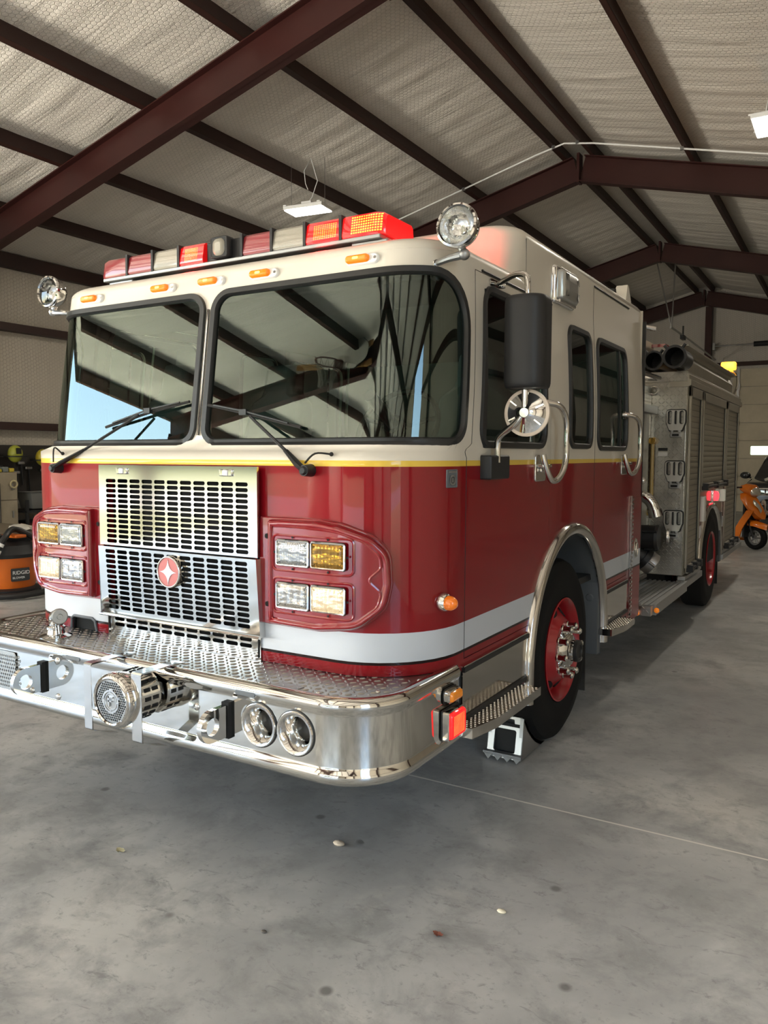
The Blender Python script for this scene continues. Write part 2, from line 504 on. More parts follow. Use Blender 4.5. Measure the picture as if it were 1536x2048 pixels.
# opaque metal roof deck above the blanket keeps daylight out
mb = MB()
for a, b in ((XL - .3, XR), (XR, XRT + .3)):
    mb.add([(a, Y0 - .3, zrf(a, ZI + .1)), (b, Y0 - .3, zrf(b, ZI + .1)), (b, Y1 + .3, zrf(b, ZI + .1)), (a, Y1 + .3, zrf(a, ZI + .1))], [(0, 1, 2, 3)])
struct('roof', mb, beige, 'metal roof deck above the insulation')

def wall_side(name, x, sgn, Y0=Y0, Y1=Y1):
    ny, nz = 300, 24; zt = zrf(x, ZI); vs, fs = [], []
    gz = [0, 2.09, 3.64, zt]
    for j in range(ny + 1):
        y = Y0 + (Y1 - Y0) * j / ny
        for i in range(nz + 1):
            z = zt * i / nz
            g = [q for q in gz if q <= z + 1e-9][-1]; h = ([q for q in gz if q > z + 1e-9] or [g + 1])[0]
            s_ = sin(PI * (z - g) / (h - g))
            vs.append((x + sgn * s_ * (.02 + .02 * sin(y * 7 + sin(y * 1.7) * 2)), y, z))
    w = nz + 1
    for j in range(ny):
        for i in range(nz): fs.append((j * w + i, j * w + i + 1, (j + 1) * w + i + 1, (j + 1) * w + i))
    mb = MB(); mb.add(vs, fs); mb.bx((x - sgn * .12, Y0, 0), (x - sgn * .1, Y1, zt + .1))
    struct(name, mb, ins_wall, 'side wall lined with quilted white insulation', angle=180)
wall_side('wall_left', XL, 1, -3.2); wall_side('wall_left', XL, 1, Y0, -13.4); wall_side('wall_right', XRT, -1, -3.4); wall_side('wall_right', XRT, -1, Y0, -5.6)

# gable walls
def gable(y, holes, name, m, label):
    mb = MB()
    out = [(XL, 0), (XRT, 0), (XRT, zrf(XRT, ZI + .05)), (XR, zrf(XR, ZI + .05)), (XL, zrf(XL, ZI + .05))]
    mb.panel(out, holes, FX(y), None, 0, -.12)
    return struct(name, mb, m, label)
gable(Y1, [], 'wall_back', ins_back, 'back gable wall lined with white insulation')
gable(Y0, [rrect(-.8, 1.72, 7.4, 3.42, .01, 1)], 'wall_front', ins_back, 'front gable wall lined with white insulation')  # low opening added to let daylight onto the floor and engine front
for x in (-5.2, -1.4, 3.2):
    mb = MB(); mb.bx((x - .09, Y0 + .02, 0 if x != -1.4 else 3.45), (x + .09, Y0 + .24, zrf(x))); struct('gable_column', mb, maroon, None)

# rigid frames: each rafter pair and each column
def ibeam(mb, p0, p1, d0, d1, fw=.17, ft=.014, wt=.012, up=Vector((0, 0, 1))):
    """I section running p0->p1 in an x-z plane; p is the inner (lower) flange line"""
    p0, p1 = Vector(p0), Vector(p1)
    t = (p1 - p0).normalized(); n = Vector((0, 1, 0)).cross(t); n = n if n.dot(up) > 0 else -n
    q0, q1 = p0 + n * d0, p1 + n * d1
    Y = Vector((0, 1, 0))
    def slab(a, b, na, w):
        mb.rings([[c + Y * w / 2, c - Y * w / 2, c - Y * w / 2 + na, c + Y * w / 2 + na] for c in (a, b)])
    slab(p0, p1, n * ft, fw); slab(q0, q1, -n * ft, fw); 
    mb.rings([[p0 + Y * wt / 2, p0 - Y * wt / 2, q0 - Y * wt / 2, q0 + Y * wt / 2], [p1 + Y * wt / 2, p1 - Y * wt / 2, q1 - Y * wt / 2, q1 + Y * wt / 2]])
cosr = 1 / math.sqrt(1 + SL * SL)
for k, y in enumerate(FR):
    mb = MB()
    for xe in (XL + .15, XRT - .15):
        ibeam(mb, (xe, y, zrf(xe)), (XR, y, ZK), RD * cosr, RD * cosr)
    mb.bx((XR - .022, y - .09, ZK - .02), (XR + .022, y + .09, ZK + RD + .02))
    o = struct('rafter', mb, maroon, 'maroon steel rafter pair, ' + ['at the front gable', 'over the yard side bays', 'just before the open bays', 'crossing the picture above the light bar', 'peaking right of the chrome spotlight', 'second peak behind the engine', 'against the back gable wall'][k])
    for xe, s_ in ((XL + .12, 1), (XRT - .12, -1)):
        mb = MB(); ibeam(mb, (xe + s_ * .22, y, 0), (xe + s_ * .36, y, zrf(xe + s_ * .36)), .2, .32, up=Vector((-s_, 0, 0)))
        struct('frame_column', mb, maroon, None)
# purlins (Z sections), eave struts, girts
def zsec(mb, x, z, nrm, y0, y1, h=PD, f=.07, t=.01, flip=1):
    up = Vector(nrm).normalized(); rt = Vector((0, 1, 0)).cross(up) * flip
    def slab(o, a, b):
        mb.rings([[o + p for p in (Vector((0, yy, 0)), Vector((0, yy, 0)) + a, Vector((0, yy, 0)) + a + b, Vector((0, yy, 0)) + b)] for yy in (y0, y1)])
    o = Vector((x, 0, z))
    slab(o, rt * f, up * t); slab(o - rt * t / 2, rt * t, up * h); slab(o + up * h, -rt * f, -up * t)
    slab(o + rt * f, rt * -t, up * .025)
for x in PX_L + PX_R:
    s_ = 1 if x < XR else -1
    mb = MB(); zsec(mb, x, zrf(x, RD) + .005, (-SL * s_, 0, 1), Y0 + .02, Y1 - .02, flip=-s_)
    struct('purlin', mb, purl, 'brown roof purlin ' + (['first', 'second', 'third', 'fourth', 'fifth'][(PX_L if x < XR else PX_R).index(x)]) + (' left of the ridge' if x < XR else ' right of the ridge'))
for x, s_ in ((XL + .02, 1), (XRT - .02, -1)):
    mb = MB(); z = zrf(x, RD) - .02
    mb.bx((x, Y0 + .02, z), (x + s_ * .012, Y1 - .02, z + .22)); mb.bx((x, Y0 + .02, z), (x + s_ * .11, Y1 - .02, z + .012)); mb.bx((x + s_ * .1, Y0 + .02, z), (x + s_ * .112, Y1 - .02, z + .22))
    struct('eave_strut', mb, purl, None)
    for gz in (2.09, 3.64):
        ya = -3.15 if s_ == 1 else -3.35
        mb = MB(); mb.bx((x, ya, gz - .05), (x + s_ * .17, Y1 - .02, gz - .04)); mb.bx((x + s_ * .16, ya, gz - .05), (x + s_ * .172, Y1 - .02, gz + .07))
        struct('girt', mb, purl, None)
# back gable: post, header and overhead door
mb = MB(); mb.bx((-1.40, 22.62, 0), (-1.22, 22.86, zrf(-1.3))); struct('gable_column', mb, maroon, None)
mb = MB(); mb.bx((-1.2, 22.78, 4.28), (5.2, 22.86, 4.40)); struct('door_header', mb, purl, None)
def odoor(name, x0, x1, z1, y):
    door_m = mat('overhead_door_panel', (.50, .44, .32), .45, var=(3, .85))
    root = thing(name, 'cream sectional overhead door closed in the back wall', None, (0, 0, 0)); root['kind'] = 'structure'
    mb = MB(); n = 8; h = z1 / n
    for i in range(n):
        out = rrect((x0 + x1) / 2, (i + .5) * h, x1 - x0, h - .012, .01, 2)
        holes = []
        if i == 3: holes = [rrect(x0 + .9 + k * 1.25, (i + .45) * h, .72, .26, .03, 3) for k in range(int((x1 - x0 - .6) / 1.25))]
        mb.panel(out, holes, FX(y), None, 0, .04)
        if i == 3: win = holes
    obj('door_panel', mb, door_m, root)
    mb = MB()
    for w in win: mb.panel(w, [], FX(y + .02))
    obj('window_pane', mb, mat('door_window_glow', (.5, .6, .5), .2, emit=(.75, 1, .72), estr=1.1), root)
    for xt in (x0 + .12,):
        mb = MB(); mb.bx((xt, y - .05, 0), (xt + .07, y - .02, z1))
        for i in range(1, n): mb.bx((xt - .02, y - .08, i * h - .08), (xt + .09, y - .045, i * h + .08))
        obj('track', mb, alu, root)
odoor('door_1', -.62, 3.9, 4.2, 22.84)
# roller shaft with black spring cover above the door
mb = MB(); mb.cyl((-1.15, 22.55, 4.86), (4, 22.55, 4.86), .02)
t = thing('door_spring_shaft', 'torsion shaft with black spring cover above the back overhead door', 'shaft', (0, 0, 0))
obj('shaft', mb, alu, t)
mb = MB(); mb.cyl((-.06, 22.55, 4.86), (3.0, 22.55, 4.86), .075); obj('spring_cover', mb, blackp, t)
mb = MB(); mb.bx((-1.16, 22.5, 4.75), (-1.1, 22.78, 4.95)); obj('bracket', mb, alu, t)

# door opener rail hung from the third frame
t = thing('door_opener_rail', 'thin hanging door opener rail on two struts below the ridge', 'door opener', (0, 0, 0))
mb = MB(); mb.tube([(-1.12, 16.3, 4.56), (-1.12, 18.6, 4.56), (-1.05, 22.4, 4.45)], .022, 8); obj('rail', mb, alu, t)
for a in ((-1.49, 16.45, 6.05), (-1.09, 16.45, 6.0)):
    mb = MB(); mb.tube([a, (-1.12, 16.4, 4.56)], .016, 6); obj('hanger_strut', mb, alu, t)
mb = MB(); mb.bx((-1.16, 17.6, 4.46), (-1.08, 17.9, 4.56)); mb.bx((-1.13, 17.7, 4.56), (-1.10, 17.76, 4.78)); obj('trolley', mb, blackp, t)

# conduit following the roof at the second frame
t = thing('hanging_conduit', 'thin grey conduit strung under the roof past the ridge', 'conduit', (0, 0, 0))
mb = MB(); y = 9.62
pts = [(-8.6, y, zrf(-8.6, .39)), (-4.3, y, zrf(-4.3, .40)), (-1.9, y, zrf(-1.9, .40)), (-1.45, y, zrf(-1.45, .38)), (-1.0, y, zrf(-1.0, .40)), (2, y, zrf(2, .39)), (5.8, y, zrf(5.8, .39))]
mb.tube(pts, .013, 8); obj('pipe', mb, white_plastic, t)
for x in PX_L[:4] + PX_R[:3]:
    mb = MB(); mb.box((x, y, zrf(x, .40)), (.05, .03, .05)); obj('strap_clip', mb, alu, t)

# hanging LED high-bay panels
def led(loc, rz, label, purlin_z, tilt=0):
    t = thing('led_high_bay', label, 'ceiling light', loc, rz, 'LED high-bay panels hung from the purlins')
    L_, W_ = .62, .34
    mb = MB(); mb.box((0, 0, .035), (L_, W_, .05)); mb.box((0, 0, .09), (.16, .12, .08))
    for sx in (-1, 1): mb.box((sx * (L_ / 2 - .04), 0, .06), (.05, W_ + .05, .02))
    obj('housing', mb, white_plastic, t, bevel=.006, local=True)
    mb = MB(); mb.box((0, 0, .004), (L_ - .03, W_ - .03, .012)); obj('diffuser', mb, led_w, t, local=True)
    for sx in (-1, 1):
        mb = MB(); mb.tube([(sx * .27, 0, .07), (sx * .27, 0, purlin_z - loc[2])], .003, 5); obj('hanging_wire', mb, alu, t, local=True)
    mb = MB(); h = purlin_z - loc[2]
    mb.tube([(0, 0, .12), (.05, .03, .2), (.12, .06, h * .6), (.04, .02, h + .02), (-.06, .0, h * .8), (-.04, 0, h * .55), (.0, .0, .3)], .006, 6); obj('power_cord', mb, white_plastic, t, local=True)
    l = bpy.data.lights.new('led_light', 'AREA'); l.shape = 'RECTANGLE'; l.size = L_; l.size_y = W_; l.energy = 50; l.color = (1, .92, .78)
    lo = bpy.data.objects.new('led_light', l); COL.objects.link(lo); lo.parent = t; lo.location = (0, 0, -.02)
    return t
led((-4.20, 6.72, 5.10), 0.12, 'hanging LED panel light above the fire engine light bar', zrf(-4.2, RD))
led((1.62, 7.6, 5.38), 1.57, 'hanging LED panel light at the upper right picture edge', zrf(1.62, RD))
for p in ((-5.2, 15.5, 5.0), (2.9, 17.5, 5.0)):
    l = bpy.data.lights.new('hall_fill', 'AREA'); l.size = .6; l.energy = 50; l.color = (1, .92, .78)  # unseen fill lamps added deep in the hall, no fixture built
    o = bpy.data.objects.new('hall_fill', l); COL.objects.link(o); o.location = p

# exterior seen through the bay doors and in reflections
def ext(name, x0, y0, x1, y1, z, m, label):
    mb = MB(); mb.add([(x0, y0, z), (x1, y0, z), (x1, y1, z), (x0, y1, z)], [(0, 1, 2, 3)]); return struct(name, mb, m, label)
ext('ground_apron', -60, -22, 60, Y0 - .12, -.01, mat('apron_concrete', (.52, .42, .34), .8, var=(.6, .8)), 'sunlit concrete apron outside')
ext('ground_side', -60, Y0 - .12, XL - .12, 30, -.015, mat('lawn', (.34, .30, .10), .9, var=(.2, .7)), 'sunlit lawn beside the hall')
ext('ground_lawn', -90, -120, 90, -22, -.03, mat('lawn', (.34, .30, .10), .9, var=(.2, .7)), 'sunlit yellow-green lawn outside')
mb = MB(); rnd = random.Random(4)
for k in range(46):
    x = -75 + k * 3.3 + rnd.uniform(-1, 1); r = rnd.uniform(2.6, 4.2); mb.sphere((x, -62 + rnd.uniform(-6, 6), r * .8), r, 12, 8, 0, (1, 1, rnd.uniform(.9, 1.5)))
o = obj('treeline', mb, mat('tree_leaves', (.05, .085, .015), .8, var=(.8, .4)), None); tag(o, 'row of green trees far outside the bay doors', 'trees', None, 'stuff')

# ================================================================ fire engine: cab
T = thing('fire_engine', 'red and white fire engine with chrome grille and lit warning lights', 'fire engine', (0, 4.4, 0))
YF = .03
def prof(z):
    w = 1.22 - .03 * max(0, min(1, (z - 1.9) / .6)) ** 1.5
    if z <= 1.655: return YF, w, .37
    if z <= 1.705:
        t = (z - 1.655) / .05; return YF + .13 * t ** 2.6, w, .37 - .075 * t
    return YF + .13 + .138 * (z - 1.705), w, .295 - .02 * min(1, max(0, (z - 1.705) / .8))
ZR0, RR = 2.495, .062
def cabp(U, z):
    s = -1 if U < 0 else 1; u = abs(U)
    ins = 0; zz = z
    if z > ZR0 and z < 9:
        t = min((z - ZR0) / RR, 1); zz = ZR0 + RR * sin(t * PI / 2); ins = .125 * (1 - cos(t * PI / 2)); yf, w, rc = prof(ZR0)
    else: yf, w, rc = prof(z)
    if u <= .86: x, y = u / .86 * (w - rc), yf + ins
    elif u <= 1.40:
        a = (u - .86) / .54 * PI / 2; x, y = w - rc + (rc - ins) * sin(a), yf + rc - (rc - ins) * cos(a)
    elif u <= 1.90: x, y = w - ins, (yf + rc) + (.90 - yf - rc) * (u - 1.40) / .5
    else: x, y = w - ins, .90 + u - 1.90
    return Vector((s * x, y, zz))
def cabs(z_top=None):
    def fn(U, z):
        if z > ZR0 and abs(U) > 2.05: # tall crew part keeps vertical sides
            p = Vector(((1 if U > 0 else -1) * prof(ZR0)[1], .90 + abs(U) - 1.90, z)); return p, Vector(((1 if U > 0 else -1), 0, 0))
        p = cabp(U, z); e = .004
        a = cabp(U + e, z) - cabp(U - e, z); b = cabp(U, z + e * .5) - cabp(U, z - e * .5)
        return p, a.cross(b).normalized()
    return fn
CF = cabs()
def Uof(y, z):
    yf, w, rc = prof(min(z, ZR0)); y1 = yf + rc
    if y >= .90: return 1.90 + y - .90
    return 1.40 + .5 * (y - y1) / (.90 - y1)
def yz(pts, s=1): return [(s * Uof(y, z), z) for y, z in pts]
SEAM = 1.46
AC = (1.905, .555)
def arc(r, a0, a1, n=24): return [(AC[0] + r * cos(math.radians(a0 + (a1 - a0) * k / n)), AC[1] + r * sin(math.radians(a0 + (a1 - a0) * k / n))) for k in range(n + 1)]
def mir(p): return [(-u, z) for u, z in p][::-1]

# outlines -----------------------------------------------------------
def ws_out(g=0):
    return rpoly([(.028, 1.712), (1.372, 1.712), (1.372, 2.412), (.028, 2.412)], [.075, .09, .24, .09], 9)
WS = ws_out()
d_front = [(SEAM + .012 * (z - .8) / 1.652, z) for z in [1.76 - .012 * k for k in range(13)]] + [(SEAM, .80)] + yz([(1.22, .80)]) + yz(arc(.70, 161, 124, 12)) + yz([(1.517, 2.452)]) + [(SEAM + .012, 2.452)]
d_rear = yz([(2.335, .555 + math.sqrt(.49 - .185))]) + yz(arc(.70, 50, 20, 10)) + yz([(3.205, .80), (3.205, 2.69), (2.345, 2.69)])
win1 = rpoly([(SEAM + .10, 1.705), (Uof(1.425, 1.705), 1.705), (Uof(1.425, 2.395), 2.395), (SEAM + .13, 2.395)], [.085, .085, .085, .10], 7)
win2 = rpoly(yz([(1.83, 1.711), (2.25, 1.711), (2.25, 2.39), (1.83, 2.39)]), .075, 7)
win3 = rpoly(yz([(2.385, 1.703), (3.10, 1.703), (3.10, 2.39), (2.385, 2.39)]), .085, 7)
half = [(0, .788)] + [(1.25, .788)] + [(1.40, .79)] + [(SEAM - .015, .745), (SEAM - .015, .50)] + yz([(1.20, .50)]) + yz(arc(.665, 184, -4, 40)) + yz([(2.60, .50), (3.23, .50), (3.23, .44), (3.6, .44), (3.6, 2.72), (1.2, 2.72)]) + [(Uof(1.2, 2.5), ZR0), (0, ZR0)]
# the notch for the trash line in the front left of the skirt
cab_outline = half[:-1] + [(0, ZR0)] + [(-u, z) for u, z in half[::-1]][1:-1]
nb = [(-.755, .788), (-.755, .84), (-.735, .852), (-.60, .852), (-.578, .84), (-.565, .788)]
k0 = len(cab_outline)
cab_outline = [(0, .788)] + half[1:-1] + [(0, ZR0)] + [(-u, z) for u, z in half[1:-1][::-1]] + [(-1.0, .788)] + nb
holes = [WS, mir(WS), [(-.45, .81), (.45, .81), (.45, 1.585), (-.45, 1.585)]]
for f in (lambda p: p, mir): holes += [f(d_front), f(d_rear), f(win2)]
mb = MB(); mb.panel(cab_outline, holes, CF, .055, 0, .012)
# low front roof: rounded edge rings and lid
us = [k * .03 for k in range(0, int(2.6 / .03))]; us = [-u for u in us[::-1]] + us[1:]
R = []
for t in [k / 8 for k in range(9)]:
    R.append([cabp(U, ZR0 + RR * t) for U in us])
vs = [p for r in R for p in r]; n = len(us); fs = [(k * n + i, k * n + i + 1, (k + 1) * n + i + 1, (k + 1) * n + i) for k in range(8) for i in range(n - 1)]
mb.add(vs, fs)
mb.add(R[-1], [tuple(range(n))])
cab = obj('cab_body', mb, paint, T, angle=40, fix=False)

# raised crew roof -----------------------------------------------------
wt = prof(ZR0)[1]
def rring(w, yf_, rc, z, n=10):
    p = []
    for k in range(n + 1):
        a = PI / 2 * k / n; p.append((w - rc + rc * sin(a), yf_ + rc - rc * cos(a), z))
    p += [(w, 3.6 - .03, z), (w - .03, 3.6, z)]
    return [Vector(q) for q in p] + [Vector((-x, y, z_)) for x, y, z_ in p[::-1]]
mb = MB(); RG = []
for z, yf_, d in ((2.46, .985, .002), (2.56, 1.0, .002), (2.70, 1.045, .002)): RG.append(rring(wt - d, yf_, .17, z))
for k in range(1, 9):
    a = PI / 2 * k / 8; ins = .075 * (1 - cos(a)); RG.append(rring(wt - .002 - ins, 1.045 + .01 + ins, .17 - ins * .5, 2.71 + .075 * sin(a)))
mb.rings(RG, 0, True, False, True)
obj('crew_roof', mb, paint, T, angle=50)
# rear wall of the cab and dark edge seal
mb = MB(); mb.bx((-1.2, 3.585, .45), (1.2, 3.60, 2.74)); obj('rear_wall', mb, paint, T)
for s_ in (1, -1):
    mb = MB(); mb.bx((s_ * 1.196, 3.597, .9), (s_ * 1.224, 3.612, 2.66)); obj('edge_seal', mb, rubber, T)
# drip rails over the doors
for s_ in (1, -1):
    mb = MB()
    mb.tube([CF(s_ * Uof(y, 2.458), 2.458)[0] + Vector((s_ * .004, 0, 0)) for y in [SEAM and .66 + k * .1 for k in range(10)]], .006, 6)
    mb.tube([Vector((s_ * (wt + .003), y, 2.697)) for y in (2.35, 2.8, 3.2)], .006, 6)
    obj('drip_rail', mb, rubber, T)

# windows ---------------------------------------------------------------
def gasket(mb, out, fn, w0=.012, w1=.022, h=.014):
    mb.raised(offset(out, w0), [(0, .0), (.004, h), (w0 + w1 - .006, h), (w0 + w1, .004), (w0 + w1, -.015)], fn, cap=False)
def window(name, out, parent, glass, label=None, split=None, step=.06, gm=rubber):
    mb = MB(); mb.panel(offset(out, -.008), [], CF, step, -.004); w = obj(name, mb, glass, parent, angle=180, fix=False, label=label)
    mb = MB(); gasket(mb, out, CF); g = obj('gasket', mb, gm, w, angle=50)
    if split is not None:
        mb = MB(); z0 = min(p[1] for p in out) + .01; z1 = max(p[1] for p in out) - .01
        mb.rings([[CF(split + du, z)[0] + CF(split, z)[1] * h for du, h in ((-.012, -.004), (.012, -.004), (.012, .006), (-.012, .006))] for z in [z0 + (z1 - z0) * k / 6 for k in range(7)]])
        obj('divider_bar', mb, gm, w)
    return w
for f in (lambda p: p, mir):
    w = window('windshield', f(WS), T, glass_ws, 'tinted curved windshield pane', step=.045)
mb = MB()   # chrome bead between the two panes
mb.tube([CF(0, 1.75 + k * .065)[0] + CF(0, 1.75 + k * .065)[1] * .006 for k in range(10)], .006, 8); obj('centre_bead', mb, chrome, T)

def bump_panel(mb, out, hl, step=.055):
    mb.panel(offset(out, -.004), hl, CF, step, .001, .03)
for s_, f in ((1, lambda p: p), (-1, mir)):
    mb = MB(); bump_panel(mb, f(d_front), [f(win1)]); fd = obj('front_door', mb, paint, T, angle=40, fix=False)
    window('front_door_window', f(win1), fd, glass_side, split=s_ * Uof(.665, 2.0))
    mb = MB(); bump_panel(mb, f(d_rear), [f(win3)]); rd = obj('rear_door', mb, paint, T, angle=40, fix=False)
    window('rear_door_window', f(win3), rd, glass_side, split=s_ * Uof(2.93, 2.0))
    window('crew_window', f(win2), T, glass_side)
    if s_ == 1: FD, RDOOR = fd, rd

# door handles and D shaped grab rails (visible side)
def grab(parent, y0, zt, zb, sc=1.0, yplate=1.27):
    x = 1.222
    mb = MB()
    X = x + .085
    yb = y0 + .115
    pts = [(x, y0 - .03, zt), (x + .03, y0 - .02, zt), (x + .07, y0 + .03, zt - .012), (X, y0 + .085, zt - .05), (X + .003, yb, zt - .115), (X + .003, yb, zt - .2), (X + .003, yb, zb + .19), (X + .003, yb - .002, zb + .12), (X, yb - .03, zb + .06), (X - .01, y0 + .03, zb + .015), (x + .06, y0 - .01, zb + .008), (x + .05, y0 - .04, zb + .035), (x + .04, y0 - .065, zb + .085), (x + .03, y0 - .075, zb + .14)]
    pts = smooth(pts, 5)
    mb.tube(pts, .0165, 12); g = obj('grab_rail', mb, stainless, parent)
    mb = MB(); mb.cyl((x, y0, zt), (x + .012, y0, zt), .028); obj('rail_flange', mb, chrome, g)
    mb = MB(); mb.raised(rrect(yplate + .055, 1.597, .15, .135, .012, 3), [(0, 0), (0, .003), (.004, .005)], SX(x)); 
    hp = obj('handle_plate', mb, chrome, parent)
    mb = MB(); mb.bx((x + .004, yplate + .0, 1.598), (x + .04, yplate + .13, 1.618)); mb.bx((x + .004, yplate + .03, 1.575), (x + .022, yplate + .06, 1.60)); obj('paddle_handle', mb, chrome, hp, bevel=.006)
def smooth(pts, n):
    P_ = [Vector(p) for p in pts]; out = []
    for i in range(len(P_) - 1):
        p0, p1, p2, p3 = P_[max(i - 1, 0)], P_[i], P_[i + 1], P_[min(i + 2, len(P_) - 1)]
        for k in range(n):
            t = k / n; out.append(.5 * ((2 * p1) + (p2 - p0) * t + (2 * p0 - 5 * p1 + 4 * p2 - p3) * t * t + (3 * p1 - p0 - 3 * p2 + p3) * t ** 3))
    out.append(P_[-1]); return out
grab(FD, 1.385, 1.93, 1.525, yplate=1.30)
grab(RDOOR, 3.015, 1.94, 1.53, yplate=3.0)

# stainless kick panels with black trim at the foot of the sides
for s_ in (1, -1):
    F = SX(1.222) if s_ == 1 else SXL(-1.222)
    for y0, y1 in ((.44, 1.205), (2.605, 3.205)):
        mb = MB(); mb.raised([(y0, .55), (y1, .55), (y1, .755), (y0, .755)], [(0, 0), (0, .004)], F); k = obj('kick_panel', mb, stainless, T)
        mb = MB()
        for z in (.757, .543): mb.bx((s_ * 1.22, y0, z - .01), (s_ * 1.236, y1, z + .01))
        obj('trim_strip', mb, blackp, k)
        mb = MB()
        for z in (.771, .533): mb.bx((s_ * 1.22, y0, z - .003), (s_ * 1.232, y1, z + .003))
        obj('bright_edge', mb, chrome, k)
# perforated fold-out steps
def step(y0, y1, z):
    mb = MB(); mb.raised([(1.215, y0 - .12), (1.30, y0 - .12), (1.335, y0 + .06), (1.335, y1), (1.215, y1)], [(0, -.04), (0, -.002), (.003, 0)], TZ(z)); s = obj('side_step', mb, stainless, T, angle=30)
    mb = MB()
    for i in range(6):
        for j in range(int((y1 - y0 + .1) / .021)):
            xx, yy = 1.228 + i * .019 + .0095 * (j % 2), y0 - .10 + j * .021
            if xx < 1.30 or yy > y0 - .1 + (xx - 1.29) * 4: mb.lathe((xx, yy, z), (0, 0, 1), [(0, .0072), (.002, .006), (.0032, .003), (.0034, .0005)], 7)
    o_ = obj('grip_studs', mb, chrome, s); o_['kind'] = 'stuff'
    mb = MB(); mb.tube([(1.24, y0 - .124, z - .02), (1.302, y0 - .124, z - .02), (1.338, y0 + .06, z - .02), (1.338, y1, z - .02)], .018, 4, flat=.15); 
    mb = MB(); pts = [(1.22, y0 - .122), (1.301, y0 - .122), (1.3365, y0 + .06), (1.3365, y1 + .002)]
    mb.rings([[(x, y, z - .042), (x, y, z + .001), (x - .002, y + .001, z + .001), (x - .002, y + .001, z - .042)] for x, y in pts]); obj('edge_plate', mb, stainless, s)
step(.50, 1.10, .535); step(2.66, 3.0, .535)

# rear door corner panel with piano hinge and drop ring
F = SX(1.222)
mb = MB(); mb.panel(rrect(3.44, .905, .29, .90, .01, 2), [], F, None, .004, .006); cp = obj('corner_panel', mb, paint, T, fix=False)
mb = MB(); mb.bx((1.222, 3.277, .46), (1.232, 3.297, 1.37))
for k in range(30): mb.bx((1.226, 3.272, .465 + k * .03), (1.240, 3.302, .48 + k * .03))
obj('piano_hinge', mb, stainless, cp)
mb = MB(); mb.raised(circ(3.435, .975, .045, 24, .078), [(0, 0), (.006, .01), (.014, .01), (.02, .002)], F); lt = obj('ring_latch', mb, chrome, cp)
mb = MB(); mb.tube([(1.236, 3.435 + .026 * cos(a), .965 + .05 * sin(a)) for a in [k * PI / 8 for k in range(16)]], .006, 6, closed=True); obj('pull_ring', mb, chrome, lt)

# wheel arch
mb = MB(); RG = []
cr = [(-.036, 0), (-.034, .02), (-.022, .034), (0, .04), (.022, .034), (.034, .02), (.036, 0)]
pts = [(AC[0] - .69, .40)] + [(AC[0] + .69 * cos(math.radians(a)), AC[1] + .685 * sin(math.radians(a))) for a in range(180, -1, -5)] + [(AC[0] + .69, .44)]
for i, (y, z) in enumerate(pts):
    a = Vector(pts[min(i + 1, len(pts) - 1)]) - Vector(pts[max(i - 1, 0)]); a.normalize(); nn = Vector((-a.y, a.x))
    RG.append([Vector((1.218 + h, y + nn.x * d, z + nn.y * d)) for d, h in cr])
mb.rings(RG, 0, False, False, False); mb.add(RG[0], [tuple(range(7))]); mb.add(RG[-1], [tuple(range(7))])
obj('wheel_arch_trim', mb, stainless, T, angle=60, label='polished wheel arch trim')
mb = MB(); RG = []
for x in (.62, .62001, 1.215, 1.218):
    RG.append([Vector((x, y, z)) for y, z in [(AC[0] - .665, .42)] + [(AC[0] + .665 * cos(math.radians(a)), AC[1] + .665 * sin(math.radians(a))) for a in range(180, -1, -6)] + [(AC[0] + .665, .36)]])
mb.rings(RG, 0, False, False, False)
mb.bx((1.10, AC[0] + .60, .37), (1.215, AC[0] + .662, 1.02))
wl = obj('wheel_well_liner', mb, greyp, T)
for z in (.74, .90):
    mb = MB(); mb.cyl((1.16, AC[0] + .60, z), (1.16, AC[0] + .593, z), .026, .02); obj('push_rivet', mb, greyp, wl)
mb = MB(); mb.bx((.85, 2.50, .12), (1.14, 2.515, .42)); obj('mud_flap', mb, rubber, T)

